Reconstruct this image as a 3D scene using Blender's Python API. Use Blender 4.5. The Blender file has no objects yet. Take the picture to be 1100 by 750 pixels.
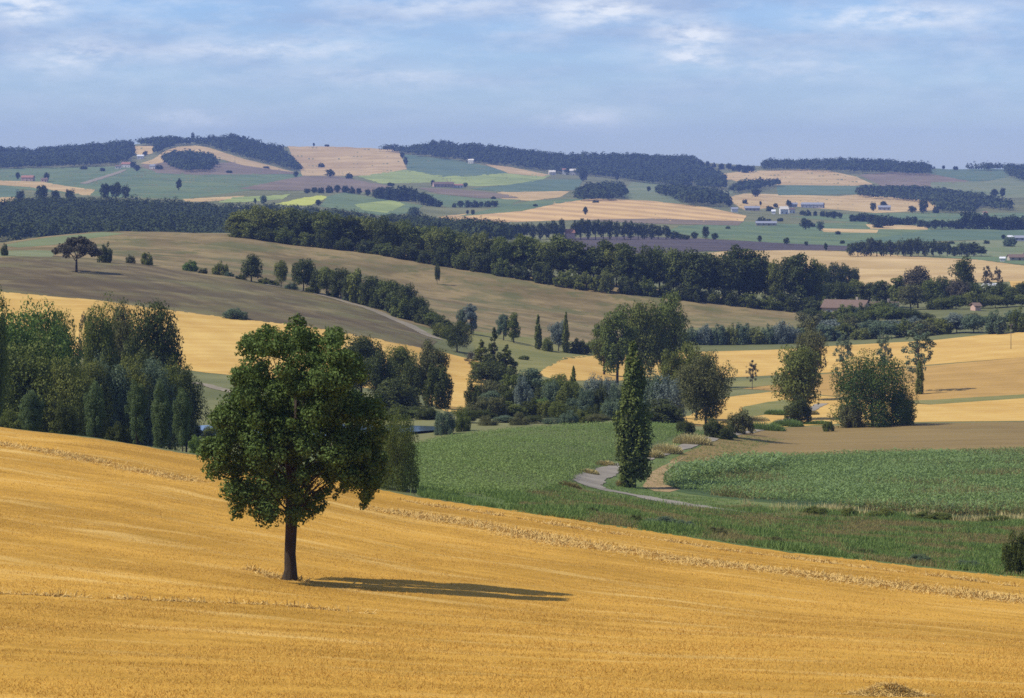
import bpy, math, random
import numpy as np
from mathutils import Vector

random.seed(7)
RNG = np.random.default_rng(7)
C = bpy.context.scene.collection
SC = bpy.context.scene
F, CX, HR, CAMZ = 3055.56, 550.0, 175.0, 70.0      # focal length in px of the 1100 px picture, optical axis, eye height

# ------------------------------------------------------------------ terrain
# contour lines of the land, near to far: (bearing, apparent height, distance)
LINES = [
 [(-300,1700,9),(1400,1760,9)],
 [(-300,970,45),(550,985,45),(1400,1000,45)],
 [(-300,735,75),(0,742,75),(550,752,75),(1100,762,75),(1400,768,75)],
 [(-300,590,130),(0,603,130),(310,622,130),(605,643,130),(1100,672,130),(1400,690,130)],
 [(-300,428,270),(0,459,250),(110,472,241),(220,490,230),(330,510,219),(450,534,207),(640,561,192),(850,592,178),(1090,619,167),(1400,650,156)],
 [(-300,500,310),(0,508,300),(220,512,280),(400,514,250),(450,511,250),(640,541,235),(850,566,218),(1090,592,200),(1400,620,185)],
 [(-300,510,340),(0,508,335),(220,505,330),(450,485,320),(560,492,310),(640,519,300),(700,531,290),(850,543,268),(1090,557,243),(1400,575,220)],
 [(-300,475,395),(0,474,392),(220,474,390),(330,475,390),(450,473,392),(560,461,395),(640,458,400),(740,463,410),(850,480,400),(1090,477,400),(1400,475,400)],
 [(-300,450,425),(0,449.5,425),(220,449.5,425),(330,449.5,425),(420,449.5,425),(490,448,430),(560,449,440),(640,450,450),(740,456,455),(850,459,470),(1090,453,470),(1400,450,470)],
 [(-300,385,540),(0,388,535),(220,402,520),(350,410,520),(450,422,520),(480,424,530),(600,424,530),(740,436,540),(850,434,545),(1090,428,550),(1400,420,550)],
 [(-300,310,630),(0,314,630),(110,323,630),(220,338,630),(350,352,625),(450,375,615),(480,385,620),(600,392,635),(740,406,650),(850,405,650),(1090,385,650),(1400,370,650)],
 [(-300,285,720),(0,287,724),(82,292,724),(150,297,724),(220,306,722),(350,326,715),(430,345,705),(480,358,700),(600,371,735),(700,375,775),(850,372,785),(1090,358,790),(1400,350,790)],
 [(-300,266,850),(0,268,855),(82,270,860),(220,280,860),(350,298,860),(450,318,865),(600,336,870),(740,349,875),(850,350,880),(1090,340,880),(1400,336,880)],
 [(-300,268,960),(0,262.5,965),(50,255,975),(110,249.5,985),(250,250.5,990),(300,257,990),(360,263,985),(440,275,975),(545,291,960),(610,299,955),(700,311,950),(750,318,950),(800,323,955),(870,329,970),(950,331,985),(1090,326,985),(1400,322,985)],
 [(-300,290,1250),(0,288,1250),(300,292,1250),(600,308,1230),(740,320,1200),(850,312,1230),(950,307,1250),(1090,306,1250),(1400,303,1250)],
 [(-300,266,1600),(0,266,1600),(300,264,1600),(540,264,1600),(640,270,1600),(740,284,1550),(850,288,1550),(1090,286,1560),(1400,284,1560)],
 [(-300,240,2000),(0,242,2000),(300,246,2000),(540,257,1950),(620,261,1900),(740,264,1900),(850,268,1900),(1000,271,1900),(1090,273,1900),(1400,272,1900)],
 [(-300,217,2500),(0,219,2500),(150,217,2500),(300,224,2500),(500,238,2500),(600,241,2450),(700,243,2450),(850,249,2450),(1000,250,2450),(1090,252,2450),(1400,252,2450)],
 [(-300,202,3200),(0,203,3200),(150,203,3200),(300,206,3200),(500,214,3200),(620,216,3200),(700,218,3200),(850,227,3200),(1000,230,3200),(1090,231,3200),(1400,232,3200)],
 [(-300,188,4000),(0,188,4000),(150,186,4000),(300,191,4000),(440,194,4000),(600,201,4000),(700,203,4000),(850,208,4000),(1000,208,4000),(1090,208,4000),(1400,209,4000)],
 [(-300,176,4700),(0,176,4700),(150,170,4700),(205,167,4700),(260,172,4700),(320,182,4700),(440,181,4700),(520,181,4700),(600,188,4700),(750,194,4700),(850,192,4700),(1000,192,4700),(1090,195,4700),(1400,196,4700)],
 [(-300,166,5400),(-60,163,5400),(0,162.5,5400),(30,166,5400),(45,164,5400),(100,159.5,5400),(150,155,5400),(172,151,5400),(205,153,5400),(250,151,5400),(285,157,5400),(305,158,5400),(345,157,5400),(390,159,5400),(430,161,5400),(470,158,5400),(520,161,5400),(570,166,5400),(620,171,5400),(660,171,5400),(700,171,5400),(760,175,5400),(810,179,5400),(880,177,5400),(1000,181,5400),(1035,183,5400),(1060,181,5400),(1100,183,5400),(1400,186,5400)],
 [(-300,190,6200),(550,195,6200),(1400,205,6200)],
 [(-300,215,7200),(550,215,7200),(1400,220,7200)],
]
PXG = np.concatenate([np.linspace(-1950,-250,35)[:-1], np.arange(-250,-120,13.0), np.arange(-118,1220,4.0), np.arange(1222,1360,13.0), np.linspace(1370,3050,34)])
DG = np.concatenate([np.array([3,5,8,12,17,23,30,38,46,54]), np.arange(60,300,1.5), np.geomspace(300,1000,125)[:-1], np.geomspace(1000,7200,170)])

def pchip(x, y, xs):
    h = np.diff(x); d = np.diff(y)/h
    m = np.zeros_like(y)
    for k in range(1, len(x)-1):
        if d[k-1]*d[k] > 0:
            w1 = 2*h[k]+h[k-1]; w2 = h[k]+2*h[k-1]
            m[k] = (w1+w2)/(w1/d[k-1]+w2/d[k])
    m[0] = d[0]; m[-1] = d[-1]
    i = np.clip(np.searchsorted(x, xs)-1, 0, len(x)-2)
    t = (xs-x[i])/h[i]
    return (y[i]*(1+2*t)*(1-t)**2 + m[i]*h[i]*t*(1-t)**2 + y[i+1]*t*t*(3-2*t) + m[i+1]*h[i]*t*t*(t-1))

def smooth_line(pts, col, sig=14.0):
    xs = np.arange(-320, 1421, 4.0)
    ys = np.interp(xs, [p[0] for p in pts], [p[col] for p in pts])
    k = np.exp(-0.5*(np.arange(-40, 41)*4.0/sig)**2); k /= k.sum()
    ys = np.convolve(np.pad(ys, 40, mode='edge'), k, mode='valid')
    return np.interp(PXG, xs, ys)

_R = np.array([smooth_line(l, 1) for l in LINES]); _D = np.array([smooth_line(l, 2) for l in LINES])
_Z = CAMZ-(_R-HR)/F*_D
ZG = np.zeros((len(PXG), len(DG)))
for i in range(len(PXG)):
    ZG[i] = pchip(np.concatenate([[-20.0, 1.0], _D[:, i]]), np.concatenate([[CAMZ-1.4, CAMZ-1.7], _Z[:, i]]), DG)
XW = (PXG[:, None]-CX)/F*DG[None, :]
YW = np.repeat(DG[None, :], len(PXG), 0)
def wav(x, y, s, seed):
    r = np.random.default_rng(seed); o = np.zeros_like(x)
    for k in range(9):
        a = r.uniform(0, 6.28); f = r.uniform(.6, 1.6)/s
        o += np.sin((x*math.cos(a)+y*math.sin(a))*f*6.283+r.uniform(0, 6.28))
    return o/3
_amp = np.interp(DG, [0, 60, 90, 230, 400, 1000, 7000], [0, 0, .05, .10, .12, .3, 1.2])[None, :]
_wat = np.where((DG > 385) & (DG < 432), 0, 1)[None, :]
ZG += (wav(XW, YW, 14, 1)*.5*np.minimum(_amp, .12)+wav(XW, YW, 55, 2)*_amp*.8*_wat)*_wat
ROWG = HR+F*(CAMZ-ZG)/DG[None, :]

def zt(px, D):
    px = np.asarray(px, float); D = np.asarray(D, float)
    i = np.clip(np.searchsorted(PXG, px)-1, 0, len(PXG)-2); j = np.clip(np.searchsorted(DG, D)-1, 0, len(DG)-2)
    u = (px-PXG[i])/(PXG[i+1]-PXG[i]); v = (D-DG[j])/(DG[j+1]-DG[j])
    return ZG[i, j]*(1-u)*(1-v)+ZG[i+1, j]*u*(1-v)+ZG[i, j+1]*(1-u)*v+ZG[i+1, j+1]*u*v
def zxy(x, y):
    return zt(CX+F*np.asarray(x)/np.asarray(y), y)
def rows_at(px):
    i = int(np.clip(np.searchsorted(PXG, px)-1, 0, len(PXG)-2)); u = (px-PXG[i])/(PXG[i+1]-PXG[i])
    return ROWG[i]*(1-u)+ROWG[i+1]*u
def solve(px, row, d0=60, d1=6000):
    """distance at which the land is met looking along this bearing at this height, beyond d0"""
    r = rows_at(px); js = np.where((DG >= d0) & (DG <= d1))[0]
    for j in js[:-1]:
        if r[j] >= row > r[j+1]:
            t = (r[j]-row)/(r[j]-r[j+1]); return float(DG[j]+t*(DG[j+1]-DG[j]))
    return float(DG[js[np.argmin(r[js])]]) if row < r[js].min() else float(DG[js[0]])
def W(px, D, dz=0.0):
    return Vector(((px-CX)/F*D, D, float(zt(px, D))+dz))

# ------------------------------------------------------------------ mesh helpers
def mesh_faces(name, verts, faces, smooth=False):
    me = bpy.data.meshes.new(name); me.from_pydata([tuple(v) for v in verts], [], faces)
    if smooth: me.polygons.foreach_set('use_smooth', [True]*len(me.polygons))
    me.update(); return me
def mesh_quads(name, V, k=4):
    """V: (n*k, 3) array, every k vertices one face"""
    V = np.asarray(V, np.float32).reshape(-1, 3); n = len(V)//k
    me = bpy.data.meshes.new(name)
    me.vertices.add(len(V)); me.vertices.foreach_set('co', V.ravel())
    me.loops.add(n*k); me.loops.foreach_set('vertex_index', np.arange(n*k, dtype=np.int32))
    me.polygons.add(n); me.polygons.foreach_set('loop_start', np.arange(0, n*k, k, dtype=np.int32))
    me.update(calc_edges=True); return me
def link(name, me, mats=None, parent=None, loc=None):
    o = bpy.data.objects.new(name, me); C.objects.link(o)
    if mats is not None and me is not None:
        for m in (mats if isinstance(mats, (list, tuple)) else [mats]):
            if m.name not in me.materials: me.materials.append(m)
    if parent: o.parent = parent
    if loc is not None: o.location = loc
    return o
def tag(o, label=None, cat=None, group=None, kind=None):
    if label: o['label'] = label
    if cat: o['category'] = cat
    if group: o['group'] = group
    if kind: o['kind'] = kind
    return o
def empty(name, loc, rz=0.0):
    o = bpy.data.objects.new(name, None); C.objects.link(o); o.location = loc; o.rotation_euler = (0, 0, rz)
    o.empty_display_size = .5; return o
def norm(a): return a/np.maximum(np.linalg.norm(a, axis=-1, keepdims=True), 1e-9)
def leaf_quads(cen, nrm, size, rng, aspect=.62):
    n = len(cen); nrm = norm(nrm)
    t = norm(np.cross(nrm, rng.normal(size=(n, 3)))); b = np.cross(nrm, t)
    L = (size*.5)[:, None]; w = L*aspect
    bend = nrm*L*.28
    return np.stack([cen-t*L-bend, cen+b*w-t*L*.1, cen+t*L-bend, cen-b*w-t*L*.1], 1).reshape(-1, 3)
def blades(base, lean, length, width, rng):
    """upright tapering blades as quads: base points, lean vectors (horizontal), length, width"""
    n = len(base); a = rng.uniform(0, 6.283, n)
    s = np.stack([np.cos(a), np.sin(a), np.zeros(n)], 1)*(width*.5)[:, None]
    up = norm(np.stack([lean[:, 0], lean[:, 1], np.ones(n)], 1))*length[:, None]
    return np.stack([base-s, base+s, base+up+s*.35, base+up-s*.35], 1).reshape(-1, 3)
def tube(pts, rad, seg=7):
    pts = [np.array(p, float) for p in pts]; V = []; Fc = []
    for k, p in enumerate(pts):
        d = pts[min(k+1, len(pts)-1)]-pts[max(k-1, 0)]; d = d/max(np.linalg.norm(d), 1e-6)
        u = np.cross(d, [0.31, .9, .17]); u /= np.linalg.norm(u); v = np.cross(d, u)
        for s in range(seg):
            a = 6.28318*s/seg; V.append(p+(u*math.cos(a)+v*math.sin(a))*rad[k])
    for k in range(len(pts)-1):
        for s in range(seg):
            a, b = k*seg+s, k*seg+(s+1) % seg; Fc.append((a, b, b+seg, a+seg))
    Fc.append(tuple(range(seg))[::-1]); Fc.append(tuple((len(pts)-1)*seg+s for s in range(seg)))
    return V, Fc
def join(parts):
    V, Fc = [], []
    for v, f in parts:
        o = len(V); V += list(v); Fc += [tuple(i+o for i in q) for q in f]
    return V, Fc

# ------------------------------------------------------------------ materials
def lin(r, g, b):
    return tuple(((c/255)/12.92 if c/255 <= .04045 else ((c/255+.055)/1.055)**2.4) for c in (r, g, b))
def new_mat(name):
    m = bpy.data.materials.new(name); m.use_nodes = True; nt = m.node_tree
    for n in list(nt.nodes): nt.nodes.remove(n)
    return m, nt, nt.nodes, nt.links
def mnode(N, L, op, a, b=None, c=None):
    n = N.new('ShaderNodeMath'); n.operation = op
    for i, v in enumerate((a, b, c)):
        if v is None: continue
        if isinstance(v, (int, float)): n.inputs[i].default_value = v
        else: L.new(v, n.inputs[i])
    return n.outputs[0]
def mixc(N, L, fac, a, b):
    n = N.new('ShaderNodeMix'); n.data_type = 'RGBA'
    for idx, v in ((0, fac), (6, a), (7, b)):
        if isinstance(v, (int, float)): n.inputs[idx].default_value = v
        elif isinstance(v, tuple): n.inputs[idx].default_value = (*v, 1)
        else: L.new(v, n.inputs[idx])
    return n.outputs[2]
def mrange(N, L, v, a, b, c=0.0, d=1.0):
    n = N.new('ShaderNodeMapRange'); L.new(v, n.inputs[0])
    for i, q in enumerate((a, b, c, d)): n.inputs[1+i].default_value = q
    return n.outputs[0]
def noise(N, L, vec, scale, detail=4, rough=.55):
    n = N.new('ShaderNodeTexNoise'); n.inputs['Scale'].default_value = scale; n.inputs['Detail'].default_value = detail
    n.inputs['Roughness'].default_value = rough; L.new(vec, n.inputs['Vector']); return n.outputs[0]
def field_mat(name, lo, hi, big=40, fine=2.0, streak=(0, 30, 1.2), sw=.4, patch=None, stripes=None, bump=0.0, rough=.95, con=.16, lines=None):
    """soil or crop colour between lo and hi: broad patches, streaks along the working direction, fine grain"""
    m, nt, N, L = new_mat(name)
    out = N.new('ShaderNodeOutputMaterial'); bs = N.new('ShaderNodeBsdfPrincipled'); L.new(bs.outputs[0], out.inputs[0])
    bs.inputs['Roughness'].default_value = rough; bs.inputs['Specular IOR Level'].default_value = .12
    tc = N.new('ShaderNodeTexCoord').outputs['Object']
    f1 = noise(N, L, tc, 1.0/big, 3)
    mp = N.new('ShaderNodeMapping'); mp.vector_type = 'TEXTURE'; L.new(tc, mp.inputs[0])
    mp.inputs['Rotation'].default_value = (0, 0, math.radians(streak[0])); mp.inputs['Scale'].default_value = (streak[1], streak[2], 50)
    f2 = noise(N, L, mp.outputs[0], 1.0, 4, .6)
    f3 = noise(N, L, tc, fine, 3, .7)
    s = mnode(N, L, 'ADD', mnode(N, L, 'MULTIPLY', f1, .8-sw), mnode(N, L, 'MULTIPLY', f2, sw))
    s = mnode(N, L, 'ADD', s, mnode(N, L, 'MULTIPLY', f3, .2))
    fac = mrange(N, L, s, .5-con*.55, .5+con*.55)
    col = mixc(N, L, fac, lo, hi)
    if stripes:
        ang, wl, amt, cs = stripes
        mp2 = N.new('ShaderNodeMapping'); mp2.vector_type = 'TEXTURE'; L.new(tc, mp2.inputs[0])
        mp2.inputs['Rotation'].default_value = (0, 0, math.radians(ang)); mp2.inputs['Scale'].default_value = (wl, wl, wl)
        wv = N.new('ShaderNodeTexWave'); L.new(mp2.outputs[0], wv.inputs[0]); wv.inputs['Scale'].default_value = .314
        wv.inputs['Distortion'].default_value = 2.2; wv.inputs['Detail'].default_value = 2; wv.inputs['Detail Scale'].default_value = .6
        col = mixc(N, L, mnode(N, L, 'MULTIPLY', wv.outputs['Fac'], amt), col, cs)
    if patch:
        for (sc, a, b, pc, amt) in patch:
            mp3 = N.new('ShaderNodeMapping'); mp3.vector_type = 'TEXTURE'; L.new(tc, mp3.inputs[0])
            mp3.inputs['Rotation'].default_value = (0, 0, math.radians(streak[0])); mp3.inputs['Scale'].default_value = (sc*1.1, sc*1.3, sc)
            mp3.inputs['Location'].default_value = (sc*7.3*amt, sc*3.1, 0)
            pf = mrange(N, L, noise(N, L, mp3.outputs[0], 1.0, 5, .65), a, b)
            col = mixc(N, L, mnode(N, L, 'MULTIPLY', pf, amt), col, pc)
    L.new(col, bs.inputs['Base Color'])
    if bump:
        bp = N.new('ShaderNodeBump'); bp.inputs['Strength'].default_value = 1.0; bp.inputs['Distance'].default_value = bump
        L.new(mnode(N, L, 'ADD', f2, f3), bp.inputs['Height']); L.new(bp.outputs[0], bs.inputs['Normal'])
    return m
def leaf_mat(name, a, b, c=None, trans=.25, rough=.6, spec=.12):
    """leaf colour a..b per leaf, shifted towards c from plant to plant"""
    m, nt, N, L = new_mat(name)
    out = N.new('ShaderNodeOutputMaterial'); bs = N.new('ShaderNodeBsdfPrincipled')
    bs.inputs['Roughness'].default_value = rough; bs.inputs['Specular IOR Level'].default_value = spec
    geo = N.new('ShaderNodeNewGeometry'); oi = N.new('ShaderNodeObjectInfo')
    tc = N.new('ShaderNodeTexCoord').outputs['Object']
    f = mnode(N, L, 'ADD', mnode(N, L, 'MULTIPLY', geo.outputs['Random Per Island'], .6), mnode(N, L, 'MULTIPLY', mrange(N, L, noise(N, L, tc, .5, 2), .3, .7), .4))
    col = mixc(N, L, f, a, b)
    if c: col = mixc(N, L, mnode(N, L, 'MULTIPLY', oi.outputs['Random'], .7), col, c)
    L.new(col, bs.inputs['Base Color'])
    tr = N.new('ShaderNodeBsdfTranslucent'); L.new(col, tr.inputs[0])
    mx = N.new('ShaderNodeMixShader'); mx.inputs[0].default_value = trans
    L.new(bs.outputs[0], mx.inputs[1]); L.new(tr.outputs[0], mx.inputs[2]); L.new(mx.outputs[0], out.inputs[0])
    return m
def plain_mat(name, a, b, scale=3.0, rough=.9, stretch=(1, 1, 1)):
    m, nt, N, L = new_mat(name)
    out = N.new('ShaderNodeOutputMaterial'); bs = N.new('ShaderNodeBsdfPrincipled'); L.new(bs.outputs[0], out.inputs[0])
    bs.inputs['Roughness'].default_value = rough; bs.inputs['Specular IOR Level'].default_value = .2
    tc = N.new('ShaderNodeTexCoord').outputs['Object']
    mp = N.new('ShaderNodeMapping'); L.new(tc, mp.inputs[0]); mp.inputs['Scale'].default_value = stretch
    f = mrange(N, L, noise(N, L, mp.outputs[0], scale, 5, .65), .3, .7)
    L.new(mixc(N, L, f, a, b), bs.inputs['Base Color'])
    bp = N.new('ShaderNodeBump'); bp.inputs['Strength'].default_value = .5; bp.inputs['Distance'].default_value = .05
    L.new(f, bp.inputs['Height']); L.new(bp.outputs[0], bs.inputs['Normal'])
    return m
SUN_EL, SUN_AZ, SUN_E = 49.0, -101.0, 4.1
SKY_S, SKY_TINT, CLOUD_C, EXPO = .10, (.645, .775, 1.12), (7.3, 7.7, 8.3), 0.30
HAZE_D, HAZE_C = 8.0e-5, (.33, .48, 1.0)
GREY_C = (2.9, 3.75, 5.6)
# ------------------------------------------------------------------ ground sheets
def clip_half(poly, ax, v, keep_ge):
    out = []; n = len(poly)
    for k in range(n):
        a, b = poly[k], poly[(k+1) % n]
        ia = a[ax] >= v if keep_ge else a[ax] <= v; ib = b[ax] >= v if keep_ge else b[ax] <= v
        if ia: out.append(a)
        if ia != ib:
            t = (v-a[ax])/(b[ax]-a[ax]); p = [a[0]+t*(b[0]-a[0]), a[1]+t*(b[1]-a[1])]; p[ax] = v; out.append(tuple(p))
    return out
def sheet(name, poly, mat, lift=1.0, wob=0.0, label=None, thin=None, attr=None):
    """one ground sheet draped on the land; poly in (bearing, distance)"""
    idx = {}; V = []; Fc = []; Q = []
    off = lift
    def vid(p):
        k = (round(p[0], 3), round(p[1], 3))
        if k not in idx:
            idx[k] = len(V); z = float(zt(p[0], p[1]))+off*(.003+.00002*p[1])
            V.append(((p[0]-CX)/F*p[1], p[1], z)); Q.append(p)
        return idx[k]
    xs = [p[0] for p in poly]
    i0 = max(0, np.searchsorted(PXG, min(xs))-1); i1 = min(len(PXG)-2, np.searchsorted(PXG, max(xs)))
    for i in range(i0, i1+1):
        sl = clip_half(clip_half(poly, 0, PXG[i], True), 0, PXG[i+1], False)
        if len(sl) < 3: continue
        ys = [p[1] for p in sl]
        j0 = max(0, np.searchsorted(DG, min(ys))-1); j1 = min(len(DG)-2, np.searchsorted(DG, max(ys)))
        rest = sl
        for j in range(j0, j1+1):
            c = clip_half(rest, 1, DG[j+1], False)
            rest = clip_half(rest, 1, DG[j+1], True)
            if len(c) < 3: continue
            ids = []
            for p in c:
                q = vid(p)
                if q not in ids: ids.append(q)
            if len(ids) >= 3: Fc.append(ids)
            if len(rest) < 3: break
    Fn = []
    for f in Fc:
        a = 0
        for k in range(len(f)):
            p, q = V[f[k]], V[f[(k+1) % len(f)]]; a += p[0]*q[1]-q[0]*p[1]
        if abs(a) < 1e-4: continue
        Fn.append(f if a > 0 else f[::-1])
    me = mesh_faces(name, V, Fn, True)
    if attr is not None:
        at = me.attributes.new('work', 'FLOAT', 'POINT'); at.data.foreach_set('value', [attr(p) for p in Q])
    return tag(link(name, me, mat), label, kind='structure')
def densify(pts, step=6.0):
    out = []
    for k in range(len(pts)):
        a, b = pts[k], pts[(k+1) % len(pts)]; n = max(1, int(math.hypot(b[0]-a[0], (b[1]-a[1])*3)/step))
        for s in range(n): out.append((a[0]+(b[0]-a[0])*s/n, a[1]+(b[1]-a[1])*s/n))
    return out
def outline(pts, d0, d1=6000, rag=0.0):
    """a field boundary sighted from the eye point, put down on the land (bearing, distance)"""
    out = []
    for (x, y) in densify(pts):
        D = solve(x, y, d0, d1)
        out.append((x+RNG.normal()*rag, D*(1+RNG.normal()*rag*.0006)))
    return out
def field(name, pts, mat, d0, d1=6000, lift=1.0, rag=0.3):
    return sheet(name, outline(pts, d0, d1, rag), mat, lift)

def edge_d(px):
    l = LINES[4]; return float(np.interp(px, [p[0] for p in l], [p[2] for p in l]))
# base land
nP, nD = len(PXG), len(DG)
bv = np.stack([XW, YW, ZG], -1).reshape(-1, 3)
bf = [(i*nD+j, (i+1)*nD+j, (i+1)*nD+j+1, i*nD+j+1) for i in range(nP-1) for j in range(nD-1)]
M_land = field_mat('land_mix', (.115, .122, .045), (.185, .180, .072), 90, .05, (12, 160, 25), .4, con=.12)
tag(link('terrain', mesh_faces('terrain', bv, bf, True), M_land), kind='structure')

# --- foreground stubble
def stubble_mat():
    m, nt, N, L = new_mat('stubble_gold')
    out = N.new('ShaderNodeOutputMaterial'); bs = N.new('ShaderNodeBsdfPrincipled'); L.new(bs.outputs[0], out.inputs[0])
    bs.inputs['Roughness'].default_value = .9; bs.inputs['Specular IOR Level'].default_value = .1
    tc = N.new('ShaderNodeTexCoord').outputs['Object']; at = N.new('ShaderNodeAttribute'); at.attribute_name = 'work'
    sx = N.new('ShaderNodeSeparateXYZ'); L.new(tc, sx.inputs[0])
    def sv(long, q):
        cb = N.new('ShaderNodeCombineXYZ'); L.new(mnode(N, L, 'DIVIDE', sx.outputs[0], long), cb.inputs[0]); L.new(mnode(N, L, 'MULTIPLY', at.outputs['Fac'], q), cb.inputs[1]); return cb.outputs[0]
    a = noise(N, L, sv(30, 22), 1, 3); b = noise(N, L, sv(7, 90), 1, 4, .6); c = noise(N, L, tc, 1.1, 4, .7); d = noise(N, L, tc, .045, 3)
    s = mnode(N, L, 'ADD', mnode(N, L, 'ADD', mnode(N, L, 'MULTIPLY', a, .3), mnode(N, L, 'MULTIPLY', b, .25)), mnode(N, L, 'ADD', mnode(N, L, 'MULTIPLY', c, .2), mnode(N, L, 'MULTIPLY', d, .25)))
    col = mixc(N, L, mrange(N, L, s, .43, .57), STUB_LO, STUB_HI)
    straw = mrange(N, L, noise(N, L, sv(16, 40), 1, 5, .65), .54, .70)
    col = mixc(N, L, mnode(N, L, 'MULTIPLY', straw, .6), col, STUB_PALE)
    weed = mrange(N, L, noise(N, L, sv(14, 30), 1.7, 5, .65), .60, .78)
    col = mixc(N, L, mnode(N, L, 'MULTIPLY', weed, .45), col, (.24, .17, .035))
    L.new(col, bs.inputs['Base Color'])
    bp = N.new('ShaderNodeBump'); bp.inputs['Distance'].default_value = .08; L.new(mnode(N, L, 'ADD', b, noise(N, L, tc, 5.0, 3, .7)), bp.inputs['Height']); L.new(bp.outputs[0], bs.inputs['Normal'])
    return m
STUB_LO, STUB_HI, STUB_PALE = (.375, .200, .026), (.565, .312, .050), (.70, .48, .16)
M_stub = stubble_mat()
ep = [(x, edge_d(x)*.995+float(RNG.normal()*.4)) for x in np.arange(-290, 2201, 6.0)]
poly = [(2300, 4), (2300, 155)]+ep[::-1]+[(-300, 272), (-400, 272), (-400, 4)]
sheet('stubble_field', poly, M_stub, 2.0, attr=lambda p: (p[1]-70)/(edge_d(p[0])-70), label='golden cut wheat field sloping across the whole foreground')

# --- materials of the fields
GOLD = (.47, .285, .070); GOLD2 = (.59, .395, .12)
M_gold = field_mat('ripe_gold', GOLD, GOLD2, 45, .5, (24, 60, 3.0), .45, stripes=(24, 9, .22, (.42, .23, .05)))
M_goldR = field_mat('gold_right', GOLD, GOLD2, 35, .5, (8, 60, 3.0), .45, stripes=(8, 10, .2, (.42, .23, .05)))
M_ochre = field_mat('ochre_stubble', (.33, .20, .055), (.44, .27, .08), 40, .5, (6, 70, 4), .5, stripes=(6, 12, .2, (.28, .17, .05)))
M_tan = field_mat('far_tan', (.41, .280, .110), (.52, .37, .160), 130, .05, (-20, 260, 45), .4, con=.12, patch=[(60, .50, .62, (.38, .25, .10), .6), (40, .55, .64, (.60, .43, .21), .5)])
M_tanb = field_mat('far_tan_bare', (.39, .265, .11), (.52, .37, .165), 110, .06, (20, 300, 40), .4, con=.12, patch=[(120, .5, .7, (.34, .22, .10), .5)])
M_strip = field_mat('far_striped', (.56, .37, .14), (.64, .42, .17), 150, .05, (-62, 260, 20), .3, stripes=(28, 68, .75, (.40, .25, .11)))
M_green = field_mat('far_green', (.095, .145, .065), (.145, .19, .08), 130, .05, (15, 300, 45), .5, con=.11, patch=[(70, .47, .60, (.15, .185, .06), .6), (45, .52, .62, (.085, .12, .06), .6)])
M_bluegreen = field_mat('far_blue_green', (.082, .130, .072), (.115, .165, .09), 140, .05, (-10, 300, 45), .5, con=.11, patch=[(60, .48, .60, (.12, .155, .07), .6)])
M_olive = field_mat('far_olive', (.15, .185, .08), (.20, .21, .10), 120, .05, (5, 300, 40), .55, con=.11, patch=[(60, .48, .60, (.12, .15, .06), .6)])
M_lime = field_mat('far_lime', (.21, .26, .08), (.31, .35, .10), 140, .05, (10, 300, 40), .45, con=.11, patch=[(60, .48, .60, (.19, .23, .07), .6)])
M_yellow = field_mat('far_sunflower', (.38, .41, .07), (.48, .48, .09), 140, .05, (10, 300, 20), .45)
M_mauve = field_mat('far_fallow', (.165, .122, .078), (.225, .168, .105), 130, .05, (-8, 300, 40), .45, con=.11, patch=[(60, .48, .60, (.15, .12, .07), .6)])
M_plum = field_mat('far_ploughed', (.065, .052, .050), (.10, .078, .07), 120, .05, (0, 300, 18), .5, con=.12)
M_meadow = field_mat('dry_meadow', (.138, .104, .044), (.245, .182, .086), 45, .2, (-14, 120, 28), .45, con=.13,
                     patch=[(34, .48, .60, (.110, .122, .045), .6), (17, .50, .60, (.29, .215, .095), .6), (10, .54, .62, (.10, .105, .036), .7)])
M_plough = field_mat('ploughed_brown', (.100, .074, .034), (.165, .126, .058), 60, .3, (26, 140, 14), .5, con=.13,
                     patch=[(36, .46, .60, (.15, .142, .055), .75), (16, .53, .62, (.25, .20, .09), .5), (12, .50, .60, (.092, .07, .036), .7)], stripes=(26, 9, .5, (.07, .052, .03)))
M_grass = field_mat('valley_grass', (.150, .152, .045), (.225, .205, .072), 30, .6, (10, 50, 4), .4, patch=[(12, .56, .72, (.22, .19, .07), .6)])
M_verge = field_mat('verge_green', (.085, .125, .035), (.145, .175, .055), 18, 1.2, (-40, 26, 3), .4, bump=.1, patch=[(9, .54, .70, (.15, .12, .042), .8), (5, .62, .74, (.05, .11, .03), .7)])
M_vbrown = field_mat('verge_brown', (.125, .098, .036), (.175, .140, .055), 14, 1.5, (-40, 30, 2), .4, bump=.1, patch=[(8, .58, .72, (.10, .15, .04), .7)])
M_brown = field_mat('brown_soil', (.185, .128, .046), (.255, .178, .066), 30, 1.5, (4, 60, 1.6), .45, bump=.06, patch=[(10, .56, .72, (.19, .15, .06), .6)])
M_dirt = field_mat('dirt', (.26, .175, .08), (.36, .25, .125), 6, 3, (0, 8, 2), .3, bump=.04)
M_crop = field_mat('crop_floor', (.085, .115, .034), (.14, .155, .055), 20, 1.5, (20, 40, .8), .45)
M_corn = field_mat('corn_floor', (.05, .085, .03), (.085, .12, .045), 20, 1.5, (4, 40, .8), .45)
M_road = field_mat('road_grey', (.20, .175, .135), (.29, .255, .20), 6, 4, (0, 6, 1), .3, bump=.01)
M_track = field_mat('track_pale', (.20, .17, .115), (.29, .245, .17), 8, 2, (0, 10, 2), .3)

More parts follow.
